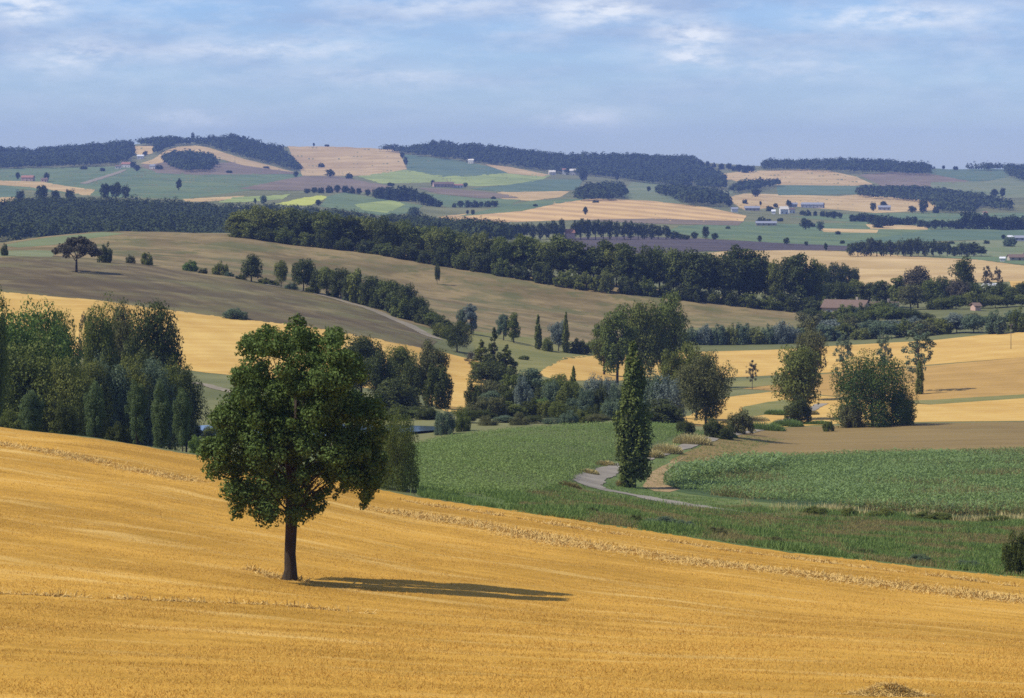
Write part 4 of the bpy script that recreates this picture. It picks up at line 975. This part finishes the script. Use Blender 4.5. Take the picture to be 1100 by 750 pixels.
# ------------------------------------------------------------------ crops, stubble, straw, weeds
def world_poly(pts, d0, d1):
    pl = outline(pts, d0, d1); return np.array([((p[0]-CX)/F*p[1], p[1]) for p in pl])
def in_poly(P, Q):
    c = np.zeros(len(Q), bool)
    for a in range(len(P)):
        x1, y1 = P[a]; x2, y2 = P[a-1]
        if y1 == y2: continue
        m = (y1 > Q[:, 1]) != (y2 > Q[:, 1]); c ^= m & (Q[:, 0] < (x2-x1)*(Q[:, 1]-y1)/(y2-y1)+x1)
    return c
def stuff(name, V, mat, label, cat):
    return tag(link(name, mesh_quads(name, V), mat), label, cat, kind='stuff')
def crop_rows(name, P, ang, row, gap, height, leaves, mat, label, cat, seed, var=.3, width=.09):
    rng = np.random.default_rng(seed); ca, sa = math.cos(math.radians(ang)), math.sin(math.radians(ang))
    q = np.stack([P[:, 0]*ca+P[:, 1]*sa, -P[:, 0]*sa+P[:, 1]*ca], 1); lo, hi = q.min(0), q.max(0)
    U, Vv = np.meshgrid(np.arange(lo[0], hi[0], gap), np.arange(lo[1], hi[1], row)); U = U.ravel()+rng.normal(size=U.size)*gap*.25; Vv = Vv.ravel()+rng.normal(size=Vv.size)*row*.07
    Q = np.stack([U*ca-Vv*sa, U*sa+Vv*ca], 1); Q = Q[in_poly(P, Q)]
    px = CX+F*Q[:, 0]/Q[:, 1]; Q = Q[(px > 320) & (px < 1200)]
    n = len(Q); z = zxy(Q[:, 0], Q[:, 1]); pat = .8+.35*np.clip(wav(Q[:, 0], Q[:, 1], 26, seed+5)*.4, -.6, .6)
    h = height*(1+rng.normal(size=n)*var*.4)*pat
    k = np.repeat(np.arange(n), leaves); m = len(k); a = rng.uniform(0, 6.283, m); t = rng.uniform(.25, 1.0, m)
    base = np.stack([Q[k, 0], Q[k, 1], z[k]+h[k]*t*.75], 1)
    d = np.stack([np.cos(a), np.sin(a), rng.uniform(.1, .9, m)], 1); L = h[k]*rng.uniform(.28, .5, m)
    tip = base+norm(d)*L[:, None]; tip[:, 2] -= L*.15
    side = np.stack([-np.sin(a), np.cos(a), np.zeros(m)], 1)*(width*rng.uniform(.7, 1.3, m))[:, None]
    mid = (base+tip)*.5; mid[:, 2] += L*.12
    return stuff(name, np.stack([base, mid+side, tip, mid-side], 1).reshape(-1, 3), mat, label, cat)
PC = world_poly([(712,524),(740,508),(776,498),(830,493),(920,489.5),(1000,488),(1100,486.5),(1250,486),(1250,562),(1100,556),(1040,555),(950,551),(880,544),(800,537),(740,529)], 215, 430)
crop_rows('corn_crop', PC, 24, .85, .42, 1.3, 8, L_corn, 'bluish green maize crop in the right field', 'crop', 3, width=.055)
PT = world_poly([(710,524),(722,514),(745,506),(790,499),(838,500),(842,507),(800,513),(760,519),(735,524)], 215, 430)
crop_rows('corn_crop', PT, 62, 1.5, .45, 2.3, 9, L_corn, 'taller maize corner with visible rows beside the dirt patch', 'crop', 4, width=.08)
PL = world_poly([(380,519.5),(380,480),(445,479),(480,471),(560,461.5),(640,457),(720,454),(746,462),(733,468),(688,483),(648,499),(600,525),(560,533),(470,532),(452,533),(420,527)], 214, 430)
crop_rows('green_crop', PL, 30, .7, .42, .85, 5, L_crop, 'dull green crop left of the lane', 'crop', 5, width=.055)
LP = np.array([(W(x, solve(x, y, 225, 560)).x, W(x, solve(x, y, 225, 560)).y) for x, y in LANE]); LP = np.concatenate([LP[k]+(LP[k+1]-LP[k])*np.linspace(0, 1, 12)[:, None] for k in range(len(LP)-1)])
def scatter(P, n, rng, weight=None):
    lo, hi = P.min(0), P.max(0); Q = rng.uniform(lo, hi, (n, 2)); Q = Q[in_poly(P, Q)]
    dl = np.full(len(Q), 1e9)
    for a in LP: dl = np.minimum(dl, np.hypot(Q[:, 0]-a[0], Q[:, 1]-a[1]-1.0*0))
    Q = Q[(dl > 2.1)&~((dl < 8.5)&(Q[:, 1] < np.interp(Q[:, 0], np.sort(LP[:, 0]), LP[np.argsort(LP[:, 0]), 1]))&(rng.random(len(Q)) < .8))]
    if weight is not None: Q = Q[rng.random(len(Q)) < weight(Q)]
    return Q
def tufts(name, Q, h, mat, label, cat, rng, nb=6, spread=.15, width=.04, lean=.5):
    n = len(Q); k = np.repeat(np.arange(n), nb); m = len(k); hh = (h if not np.isscalar(h) else np.full(n, h))
    b = np.stack([Q[k, 0]+rng.normal(size=m)*spread, Q[k, 1]+rng.normal(size=m)*spread, np.zeros(m)], 1); b[:, 2] = zxy(b[:, 0], b[:, 1])
    return stuff(name, blades(b, rng.normal(size=(m, 2))*lean, hh[k]*rng.uniform(.55, 1.15, m), np.full(m, width)*rng.uniform(.7, 1.4, m), rng), mat, label, cat)
rng = np.random.default_rng(21)
PV = world_poly([(453,534),(448,521),(560,531),(602,523),(628,529),(700,538.5),(752,546.5),(800,544),(880,549),(950,554),(1040,558),(1100,560),(1250,570),(1250,638),(1090,619.5),(850,593),(640,562)], 158, 330)
DV0 = world_poly([(560,535),(602,527),(640,534),(700,541),(800,552),(880,556),(960,560),(1100,570),(1390,588),(1390,606),(1100,588),(1000,584),(900,577),(800,568),(700,555),(640,548),(590,545)], 165, 330)
Q = scatter(PV, 170000, rng, lambda q: np.clip(.5-.3*in_poly(DV0, q)+wav(q[:, 0], q[:, 1], 9, 31)*.7, .05, 1))
tufts('verge_grass', Q, .38*(1+.5*np.clip(wav(Q[:, 0], Q[:, 1], 12, 33), -1, 1)), L_weed, 'rough green weeds on the strip along the stubble edge', 'grass', rng, 4, .2, .05)
DV = world_poly([(560,535),(602,527),(640,534),(700,541),(800,552),(880,556),(960,560),(1100,570),(1390,588),(1390,606),(1100,588),(1000,584),(900,577),(800,568),(700,555),(640,548),(590,545)], 165, 330)
Q = scatter(PV, 190000, rng, lambda q: np.where(CX+F*q[:, 0]/q[:, 1] < 560, 0, np.clip(.28+.45*in_poly(DV, q)-wav(q[:, 0], q[:, 1], 9, 31)*.6, .03, 1)))
tufts('dry_grass', Q, .30, L_weedb, 'dry brown grass on the strip along the stubble edge', 'grass', rng, 4, .2, .04)
Q = rng.uniform(LP.min(0)-8, LP.max(0)+8, (60000, 2)); dl = np.min([np.hypot(Q[:, 0]-a[0], Q[:, 1]-a[1]) for a in LP], 0); Q = Q[(dl > 1.8) & (dl < 7.5) & (Q[:, 1] < 420)]
tufts('lane_grass', Q, .16, L_weed, 'short grass along the edges of the lane', 'grass', rng, 4, .15, .05)
PV2 = world_poly([(800,540),(880,547),(950,553),(1040,557),(1100,558),(1250,568),(1250,574),(1100,565),(1040,562),(950,558),(880,553),(800,545)], 180, 330)
Q = scatter(PV2, 9000, rng, lambda q: np.clip(wav(q[:, 0], q[:, 1], 7, 41), 0, 1))
tufts('pale_grass', Q, .7, L_pale, 'pale dry grass tufts along the foot of the maize field', 'grass', rng, 6, .25, .05, .35)
Q = scatter(PC, 60000, rng, lambda q: np.clip(wav(q[:, 0], q[:, 1], 30, 61)*.9-.35, 0, .6)); Q = Q[(Q[:, 1] < 420)]
tufts('corn_weeds', Q, 1.05, L_weedb, 'brownish weedy patches in the maize crop', 'weeds', rng, 4, .3, .06, .5)
# stubble stalks, dense where the eye is close
n = 700000; Dq = 62*np.exp(rng.random(n)*math.log(265/62.0)); pxq = rng.uniform(-60, 1160, n)
keep = Dq < np.interp(pxq, [p[0] for p in LINES[4]], [p[2] for p in LINES[4]])*.985
Q = np.stack([(pxq-CX)/F*Dq, Dq], 1)[keep]
Q = Q[rng.random(len(Q)) < np.clip(.62+.5*wav(Q[:, 0]*.35, Q[:, 1]*1.6, 6, 51), .12, 1)]
b = np.stack([Q[:, 0], Q[:, 1], zxy(Q[:, 0], Q[:, 1])], 1)
sz = .6+.4*Q[:, 1]/130
stuff('stubble', blades(b, rng.normal(size=(len(Q), 2))*1.0, .085*rng.uniform(.4, 1.3, len(Q)), .020*sz*rng.uniform(.7, 1.5, len(Q)), rng), L_stub, 'short cut straw stalks standing all over the foreground field', 'stubble')
def windrow(name, pts, width, height, per_m, label, d0=60, gap=0.0):
    P = [W(x, solve(x, y, d0, 268)) for x, y in pts]; Q = []; 
    for k in range(len(P)-1):
        L = (P[k+1]-P[k]).length; n = int(L*per_m); t = rng.random(n)
        Q.append(np.stack([P[k].x+(P[k+1].x-P[k].x)*t, P[k].y+(P[k+1].y-P[k].y)*t], 1))
    Q = np.concatenate(Q); s = Q[:, 0]+Q[:, 1]*.3
    a = .55+.45*np.sin(s*1.9)*np.sin(s*.61+1)+.25*np.sin(s*5.3)
    Q = Q[rng.random(len(Q)) < np.clip(a-gap, .05, 1)]; n = len(Q); o = rng.normal(size=(n, 2))*width*.32; Q = Q+o
    hh = height*np.exp(-(np.linalg.norm(o, axis=1)/(width*.45))**2)
    c = np.stack([Q[:, 0], Q[:, 1], zxy(Q[:, 0], Q[:, 1])+hh*rng.random(n)], 1)
    d = rng.normal(size=(n, 3)); d[:, 2] = np.abs(d[:, 2])*.5; d = norm(d)*(rng.uniform(.12, .3, n))[:, None]
    sd = norm(np.cross(d, np.array([0, 0, 1.0])+rng.normal(size=(n, 3))*.35))*.018
    return stuff(name, np.stack([c-d-sd, c-d+sd, c+d+sd, c+d-sd], 1).reshape(-1, 3), L_straw, label, 'straw')
windrow('straw_row', [(-20,474),(30,482),(60,487),(120,500),(205,517)], 2.6, .11, 300, 'rough pale straw row running down the upper left of the field')
windrow('straw_row', [(412,548),(440,553),(500,562),(560,573),(640,588),(760,606),(900,622),(1110,648)], 3.8, .13, 520, 'rough pale straw band along the right field edge')
windrow('straw_row', [(425,536),(560,558),(640,571),(850,600),(1090,630)], 1.0, .10, 150, 'thin pale straw line at the rim of the stubble field', gap=.2)
windrow('straw_row', [(-20,638),(90,642),(180,646),(290,650),(400,660)], .5, .06, 150, 'thin straw line across the lower left of the field', gap=.25)
windrow('straw_row', [(265,612),(285,617),(300,622),(330,625)], .6, .16, 260, 'loose straw round the foot of the lone tree', gap=.1)
# the straw heap at the lower border
hp = W(955, solve(955, 747, 60, 120)); n = 2600
o = rng.normal(size=(n, 2))*np.array([.55, .28]); o[:, 0] += o[:, 1]*.3
hz = .34*np.exp(-(o[:, 0]/.7)**2-(o[:, 1]/.4)**2)
c = np.stack([hp.x+o[:, 0], hp.y+o[:, 1], zxy(hp.x+o[:, 0], hp.y+o[:, 1])+hz*rng.uniform(.75, 1, n)], 1)
d = norm(rng.normal(size=(n, 3))*np.array([1, 1, .35]))*(rng.uniform(.06, .16, n))[:, None]; sd = norm(np.cross(d, np.array([0, 0, 1.0])+rng.normal(size=(n, 3))*.3))*.008
V = np.stack([c-d-sd, c-d+sd, c+d+sd, c+d-sd], 1).reshape(-1, 3)-np.array([hp.x, hp.y, hp.z])
hpm = tag(empty('straw_heap', hp), 'small heap of loose straw at the lower border of the stubble field', 'straw heap')
link('loose_straw', mesh_quads('loose_straw', V), L_straw, hpm)
mv, mf = [], []
for i in range(25):
    for j in range(17):
        x = -1.5+3*i/24; y = -.8+1.6*j/16; x2 = x+y*.3
        mv.append((x2, y, float(zxy(hp.x+x2, hp.y+y))-hp.z-.05+.36*math.exp(-(x/.7)**2-(y/.4)**2)*(1+.18*math.sin(x*9)*math.sin(y*13+1))))
        if i and j: a = (i-1)*17+j-1; mf.append((a, a+17, a+18, a+1))
link('mound', mesh_faces('straw_mound', mv, mf, True), field_mat('heap_straw', (.42, .27, .06), (.66, .46, .16), 1, 9, (0, .5, .1), .4, bump=.05), hpm)
# dry grass mounds along the lane and shrubs on the verge
def grass_mound(px, base, top, width, lab, mat=L_pale, cat='dry grass', name='dry_grass_clump', d0=200, group=None):
    D = solve(px, base, d0, 560); p = W(px, D); s = D/F; n = 1500; R = width*s/2; h = (base-top)*s
    r2 = np.random.default_rng(int(px*7)); a = r2.uniform(0, 6.283, n); q = np.sqrt(r2.random(n))*R
    b = np.stack([q*np.cos(a), q*np.sin(a)*.7, np.zeros(n)], 1); b[:, 2] = zxy(b[:, 0]+p.x, b[:, 1]+p.y)-p.z
    hh = h*np.sqrt(np.maximum(.08, 1-(q/R)**2))
    V = blades(b, np.stack([np.cos(a), np.sin(a)], 1)*.5+r2.normal(size=(n, 2))*.3, hh*r2.uniform(.6, 1.1, n), np.full(n, .09), r2)
    tag(link(name, mesh_quads(name, V), mat, loc=p), lab, cat, group)
G = 'dry grass mounds along the lane'
grass_mound(744,477,464,42,'largest pale dry grass mound under the roadside tree',group=G); grass_mound(716,487,475,34,'pale dry grass mound right of the tall poplar',group=G)
grass_mound(702,492,482,22,'small pale grass mound behind the tall poplar',group=G); grass_mound(650,500,494,22,'pale grass mound on the outer side of the lane bend',group=G); grass_mound(633,509,503,22,'low pale grass mound left of the lane bend',group=G)
grass_mound(668,523,515,10,'tiny pale grass clump at the foot of the tall poplar',group=G); grass_mound(612,524,517,26,'dry reddish grass patch left of the lane bend',mat=L_weedb,group=G)
grass_mound(822,462,452,44,'green weed mound on the upper lane verge',mat=L_weed,cat='weeds',name='weed_clump',d0=350); grass_mound(846,458,449,34,'green weed mound right on the upper lane verge',mat=L_weed,cat='weeds',name='weed_clump',d0=350)
G = 'rough grass mounds on the upper track'
for (px, b, t, w, m, lab) in [(778,469,463,30,L_weed,'green rough grass mound right below the roadside tree'),(800,463,458,26,L_pale,'pale rough grass mound on the upper track'),(812,452,446,30,L_pale,'pale grass mound on the golden slope above the track'),(834,446,439,26,L_weed,'green grass mound beside the dark full lane tree'),(868,446,440,24,L_weedb,'brown grass mound right of the dark full lane tree'),(878,456,451,30,L_weed,'long green grass mound at the rim of the brown field'),(920,457,453,34,L_weedb,'dry brown grass at the foot of the big round tree'),(788,455,450,28,L_weedb,'brown grass mound behind the roadside tree')]:
    grass_mound(px, b, t, w, lab, mat=m, d0=350, group=G)
G = 'low shrubs along the stubble edge'
for (px, D, w, h, m, lab) in [(637,203,16,7,L_dark,'small dark shrub at the stubble edge below the lane bend'),(683,197,18,8,L_dark,'dark shrub at the stubble edge below the tall poplar'),(708,196,40,10,L_grey,'wide bluish green shrub at the stubble edge'),(735,194,30,9,L_grey,'bluish green shrub right of the wide one at the stubble edge'),(770,190,26,8,L_olive,'olive shrub at the stubble edge in the middle'),(830,186,26,8,L_olive,'olive shrub at the stubble edge right of the middle'),
 (876,246,30,9,L_mid,'dark low shrub under the maize field at left'),(911,244,22,11,L_mid,'dark rounded shrub under the maize field'),(945,243,36,11,L_mid,'wide dark shrub under the maize field'),(1000,240,50,9,L_mid,'long low green shrub under the maize field'),(1070,236,40,9,L_mid,'low green shrub under the maize field near the right border'),(985,176,30,9,L_grey,'grey green shrub at the stubble edge near the right'),(1040,172,34,9,L_grey,'grey green shrub left of the dark border bush'),(930,181,26,7,L_olive,'small olive shrub at the stubble edge at right')]:
    r = HR+F*(CAMZ-float(zt(px, D)))/D; plant(px, r-h, w, 'bush', m, lab, D=D, group=G, name='shrub')

# ------------------------------------------------------------------ houses
M_cream = plain_mat('wall_cream', (.62, .56, .46), (.74, .68, .58), 1.2); M_white = plain_mat('wall_white', (.58, .56, .52), (.68, .66, .61), 1.0)
M_pink = plain_mat('wall_pink', (.46, .30, .23), (.56, .38, .30), 1.0); M_stone = plain_mat('wall_stone', (.34, .28, .21), (.46, .39, .30), 1.6)
M_tile = plain_mat('roof_tile', (.13, .088, .068), (.21, .145, .11), 2.5); M_tileR = plain_mat('roof_tile_red', (.28, .13, .09), (.36, .18, .13), 2.0); M_slate = plain_mat('roof_grey', (.20, .21, .24), (.30, .31, .35), 2.0); M_wroof = plain_mat('roof_white', (.60, .60, .60), (.72, .72, .72), 2.0)
M_pane = plain_mat('window_dark', (.02, .022, .026), (.045, .048, .055), 3, rough=.25); M_door = plain_mat('door_wood', (.10, .06, .035), (.16, .10, .06), 4); M_shut = plain_mat('shutter', (.16, .20, .20), (.24, .28, .28), 4)
def box(x0, x1, y0, y1, z0, z1):
    v = [(x, y, z) for z in (z0, z1) for y in (y0, y1) for x in (x0, x1)]
    return v, [(0,2,3,1),(4,5,7,6),(0,1,5,4),(1,3,7,5),(3,2,6,7),(2,0,4,6)]
def house(px, base, w_px, lab, wall, roof, D=None, d0=1500, ratio=.55, eave=3.2, rise=1.6, rz=0.0, detail=False, cat='house', name='house', group=None):
    if D is None: D = solve(px, base, d0)
    p = W(px, D, 0); w = w_px/F*D; dp = max(5.0, w*ratio) if w < 14 else 9.0
    r = tag(empty(name, p, rz), lab, cat, group)
    x, y = w/2, dp/2
    wv = [(-x,-y,-1.5),(x,-y,-1.5),(x,y,-1.5),(-x,y,-1.5),(-x,-y,eave),(x,-y,eave),(x,y,eave),(-x,y,eave),(-x,0,eave+rise),(x,0,eave+rise)]
    link('wall', mesh_faces('house_wall', wv, [(0,3,2,1),(0,1,5,4),(2,3,7,6),(1,2,6,9,5),(3,0,4,8,7)]), wall, r)
    o, t = .45, .22; k = rise/y
    V, Fc = [], []
    for s in (-1, 1):
        q = len(V); ye = s*(y+o); ze = eave-o*k
        V += [(-x-o,ye,ze+.03),(x+o,ye,ze+.03),(x+o,0,eave+rise+.03),(-x-o,0,eave+rise+.03),(-x-o,ye,ze+t),(x+o,ye,ze+t),(x+o,0,eave+rise+t),(-x-o,0,eave+rise+t)]
        Fc += [tuple(q+i for i in f) for f in [(0,1,2,3),(4,7,6,5),(0,4,5,1),(1,5,6,2),(3,2,6,7),(0,3,7,4)]]
    rf = link('roof', mesh_faces('house_roof', V, Fc), roof, r)
    if w > 7:
        v, f = box(x*.45, x*.45+.7, .3, 1.0, eave+rise*.4, eave+rise+1.1); link('chimney', mesh_faces('chimney', v, f), wall, rf)
        n = max(2, int(w/4)); dx = w/(n+.0)
        for i in range(n):
            cx = -x+dx*(i+.5)
            if i == n//2:
                v, f = box(cx-.55, cx+.55, -y-.06, -y+.05, -.1, 2.1); link('door', mesh_faces('house_door', v, f), M_door, r)
            else:
                v, f = box(cx-.5, cx+.5, -y-.05, -y+.05, 1.0, 2.3); wn = link('window', mesh_faces('house_window', v, f), M_pane, r)
                if detail:
                    v1, f1 = box(cx-1.0, cx-.53, -y-.09, -y-.01, .95, 2.35); v2, f2 = box(cx+.53, cx+1.0, -y-.09, -y-.01, .95, 2.35)
                    link('shutter', mesh_faces('shutter', v1, f1), M_shut, wn); link('shutter', mesh_faces('shutter', v2, f2), M_shut, wn)
    return r
house(909,334,46,'long low farmhouse with a brown tiled roof among the trees',M_stone,M_tile,D=915,eave=3.3,rise=2.2,rz=-.42,detail=True,cat='farmhouse',name='farmhouse')
house(946,332,36,'lower farm barn with a brown roof right of the farmhouse',M_stone,M_tile,D=925,eave=2.6,rise=1.7,rz=.05,cat='barn',name='barn')
G = 'far farmhouses'
for (px, b, w, lab, wl, rf, kw) in [
 (30,194.5,13,'far pink walled farm with a red roof on the left slope',M_pink,M_tileR,dict(eave=4.5,rise=2.5)),
 (48,195.5,7,'far small pinkish barn right of the left slope farm',M_pink,M_tile,{}),
 (136,180,10,'far hill farm with a red roof under the ridge wood',M_cream,M_tileR,dict(eave=5,rise=3)),
 (127,181.5,6,'far pale shed left of the red roofed hill farm',M_cream,M_tile,dict(eave=4)),
 (151,171,7,'far white barn below the tan patch on the ridge',M_white,M_wroof,dict(eave=5,rise=2)),
 (164,181.5,6,'far pale house right of the hill farm trees',M_cream,M_slate,dict(eave=4.5,rise=2)),
 (476,201,22,'far long farm with a mauve red roof in green fields',M_pink,M_tile,dict(eave=4,rise=2.6)),
 (492,202,10,'far small barn at the end of the long farm',M_cream,M_tileR,dict(eave=3.5)),
 (506,176,6,'far cream house at the wood edge high up',M_cream,M_cream,dict(eave=6,rise=2)),
 (593,188,7,'far pale barn at the left of the hill farm row',M_cream,M_cream,dict(eave=5,rise=2.5)),
 (606,187.5,4,'far narrow white house in the hill farm row',M_white,M_tileR,dict(eave=8,rise=2)),
 (616,188,8,'far cream house with wide roof in the hill farm row',M_cream,M_cream,dict(eave=7,rise=3)),
 (789,228,7,'far white walled house at the grey farm',M_white,M_slate,dict(eave=3.5)),
 (808,226.5,16,'far long dark roofed farm behind the white walls',M_stone,M_slate,dict(eave=3,rise=2)),
 (842,230,9,'far bright cream house with the sunlit gable on the plain',M_white,M_cream,dict(eave=5.5,rise=2.6)),
 (850,229,7,'far small white annex right of the bright cream house',M_white,M_tile,dict(eave=4)),
 (831,230,4,'far tiny white shed left of the bright cream house',M_white,M_wroof,dict(eave=3)),
 (852,222.5,9,'far grey shed above the bright cream house',M_slate,M_slate,dict(eave=3.5)),
 (873,223.5,24,'far long grey blue hangar right of the cream house',M_slate,M_slate,dict(eave=4.2,rise=2.2,cat='hangar',name='hangar')),
 (823,242.5,22,'far long low grey barn on the green plain',M_stone,M_slate,dict(eave=2.4,rise=1.6,cat='barn',name='barn')),
 (950,226,13,'far grey blue house at the golden field on the right slope',M_slate,M_slate,dict(eave=3.6,rise=2)),
 (1076,247,8,'far white house with a red roof among dark trees',M_cream,M_tileR,dict(eave=3.6,rise=2)),
 (1058,235,4,'far small ochre house in the dark trees',M_cream,M_tileR,dict(eave=6)),
 (1085,258,5,'far small white shed near the right border',M_white,M_wroof,dict(eave=2.6,rise=1)),
 (1101,259,22,'far bluish roofed long shed cut by the right border',M_slate,M_slate,dict(eave=2.6,rise=1.6)),
 (1077,281,5,'small white shed on the right plain',M_white,M_wroof,dict(eave=1.9,rise=.7,d0=1250)),
 (1094,280,22,'long brown roofed barn on the right plain',M_stone,M_tile,dict(eave=2,rise=1.6,d0=1250,cat='barn',name='barn')),
 (612,257.5,9,'pinkish house in the gap of the straight dark tree row',M_pink,M_tileR,dict(eave=5,rise=2.2)),
 (1064,309,14,'white roofed shed among the dark trees at right',M_white,M_wroof,dict(D=1120,eave=2.4,rise=1.2)),
 (1048,331,6,'small orange walled hut at the foot of the dark trees',M_pink,M_tile,dict(D=930,eave=1.6,rise=.8,cat='hut',name='hut')),
]: house(px, b, w, lab, wl, rf, rz=random.uniform(-.35, .35), group=G, **kw)
# utility pole
p = W(1086, 690); r = tag(empty('utility_pole', p), 'thin grey utility pole in the golden field at right', 'pole')
V, Fc = tube([(0,0,-.5),(0,0,3),(0,0,6.2)], [.08,.07,.06], 8); link('post', mesh_faces('pole_post', V, Fc, True), M_barkg, r)
v, f = box(-.5,.5,-.04,.04,5.8,5.9); link('crossarm', mesh_faces('pole_arm', v, f), M_barkg, r)
for s in (-.4, .4):
    V, Fc = tube([(s,0,5.9),(s,0,6.1)], [.05,.04], 6); link('insulator', mesh_faces('insulator', V, Fc), M_white, r)
p = W(417, 712); 

# ------------------------------------------------------------------ haze, light, sky, camera
zlo = float(ZG.min())-1.5; zhi = float(ZG.max())+45
xm = 3060/F*7200*1.02
hv, hf = box(-xm, xm, -60, 7350, zlo, zhi)
hz = link('haze', mesh_faces('haze', hv, hf)); m, nt, N, L = new_mat('haze_air')
out = N.new('ShaderNodeOutputMaterial'); pv_ = N.new('ShaderNodeVolumePrincipled'); L.new(pv_.outputs[0], out.inputs['Volume'])
pv_.inputs['Density'].default_value = HAZE_D; pv_.inputs['Color'].default_value = (*HAZE_C, 1); pv_.inputs['Anisotropy'].default_value = 0.0
hz.data.materials.append(m); tag(hz, 'thin blue summer haze over the whole valley', 'haze', kind='stuff')

EL, AZ = math.radians(SUN_EL), math.radians(SUN_AZ)
sd = Vector((math.cos(EL)*math.sin(AZ), math.cos(EL)*math.cos(AZ), math.sin(EL)))
sl = bpy.data.lights.new('sun', 'SUN'); sl.energy = SUN_E; sl.angle = math.radians(.5); sl.color = (1.0, .94, .84)
so = bpy.data.objects.new('sun', sl); C.objects.link(so); so.rotation_euler = sd.to_track_quat('Z', 'Y').to_euler(); so.location = (0, 0, 300)
w = bpy.data.worlds.new('World'); SC.world = w; w.use_nodes = True; N = w.node_tree.nodes; L = w.node_tree.links
for n_ in list(N): N.remove(n_)
wo = N.new('ShaderNodeOutputWorld'); bg = N.new('ShaderNodeBackground'); L.new(bg.outputs[0], wo.inputs[0])
sky = N.new('ShaderNodeTexSky'); sky.sky_type = 'NISHITA'; sky.sun_disc = False; sky.sun_elevation = EL; sky.sun_rotation = AZ % (2*math.pi)
sky.altitude = 900; sky.air_density = 1.0; sky.dust_density = .25; sky.ozone_density = 3.0
tcw = N.new('ShaderNodeTexCoord').outputs['Generated']; sep = N.new('ShaderNodeSeparateXYZ'); L.new(tcw, sep.inputs[0])
def cl(sx, sz, off, det, lo, hi):
    mp = N.new('ShaderNodeMapping'); L.new(tcw, mp.inputs[0]); mp.inputs['Scale'].default_value = (sx, sx, sz); mp.inputs['Location'].default_value = off
    return mrange(N, L, noise(N, L, mp.outputs[0], 1.0, det, .6), lo, hi)
tint = mixc(N, L, 1.0, SKY_TINT, SKY_TINT)
mul = N.new('ShaderNodeMix'); mul.data_type = 'RGBA'; mul.blend_type = 'MULTIPLY'; mul.inputs[0].default_value = 1.0; L.new(sky.outputs[0], mul.inputs[6]); mul.inputs[7].default_value = (*SKY_TINT, 1)
hgt = mrange(N, L, sep.outputs[2], .006, .045)
# cumulus seen low over the hills: each at its own bearing and elevation (slopes), broken up by noise
ax = mnode(N, L, 'DIVIDE', sep.outputs[0], mnode(N, L, 'MAXIMUM', sep.outputs[1], .05)); az = mnode(N, L, 'DIVIDE', sep.outputs[2], mnode(N, L, 'MAXIMUM', sep.outputs[1], .05))
wb = cl(70, 230, (1.2, .3, 2.2), 6, .36, .62)
puff = None
for (bx, bz, rx, rz_, am) in [(-.172,.0555,.016,.006,.95),(-.15,.0395,.018,.0045,.5),(-.085,.040,.035,.0035,.55),(-.16,.034,.02,.004,.3),(-.03,.0565,.03,.005,.45),(.03,.0535,.022,.005,.75),(.0625,.0445,.012,.0045,.95),(.062,.037,.011,.003,.7),(.135,.0515,.028,.0042,.8),(.025,.016,.018,.004,.45),(-.115,.0155,.016,.0035,.4),(.10,.034,.03,.005,.3),(-.045,.0305,.03,.004,.35)]:
    dx = mnode(N, L, 'DIVIDE', mnode(N, L, 'SUBTRACT', ax, bx), rx); dz = mnode(N, L, 'DIVIDE', mnode(N, L, 'SUBTRACT', az, bz), rz_)
    r2 = mnode(N, L, 'ADD', mnode(N, L, 'MULTIPLY', dx, dx), mnode(N, L, 'MULTIPLY', dz, dz))
    e = mnode(N, L, 'MULTIPLY', mnode(N, L, 'POWER', 2.718, mnode(N, L, 'MULTIPLY', r2, -1.0)), am)
    puff = e if puff is None else mnode(N, L, 'ADD', puff, e)
puff = mnode(N, L, 'MULTIPLY', puff, mnode(N, L, 'ADD', mnode(N, L, 'MULTIPLY', wb, 1.25), .15))
c1 = mnode(N, L, 'MULTIPLY', cl(46, 150, (3.1, 1.7, .4), 6, .42, .78), mnode(N, L, 'ADD', mnode(N, L, 'MULTIPLY', hgt, .38), .06))
grey = mnode(N, L, 'MULTIPLY', cl(13, 75, (7.7, 2.2, 1.4), 6, .38, .66), mnode(N, L, 'ADD', mnode(N, L, 'MULTIPLY', hgt, .65), .06))
cloud = mnode(N, L, 'MINIMUM', mnode(N, L, 'ADD', c1, puff), 1.0)
col = mixc(N, L, grey, mul.outputs[2], GREY_C)
col = mixc(N, L, mnode(N, L, 'MULTIPLY', cloud, .85), col, CLOUD_C)
L.new(col, bg.inputs['Color']); bg.inputs['Strength'].default_value = SKY_S
cam = bpy.data.cameras.new('camera'); cam.lens = 100.0; cam.sensor_width = 36.0; cam.shift_y = -(375-HR)/1100.0; cam.clip_start = .5; cam.clip_end = 20000
co = bpy.data.objects.new('camera', cam); C.objects.link(co); co.location = (0, 0, CAMZ); co.rotation_euler = (math.radians(90), 0, 0); SC.camera = co
SC.view_settings.view_transform = 'Standard'; SC.view_settings.look = 'None'; SC.view_settings.exposure = EXPO; SC.view_settings.gamma = 1; SC.view_settings.use_curve_mapping = False
cy = SC.cycles; cy.max_bounces = 6; cy.diffuse_bounces = 2; cy.glossy_bounces = 2; cy.transmission_bounces = 3; cy.volume_bounces = 0; cy.transparent_max_bounces = 4
cy.use_denoising = False; cy.denoiser = 'OPENIMAGEDENOISE'; cy.filter_width = 1.6
for k, v in LABELS.items():
    if v > 1: print('DUP LABEL', k, v)
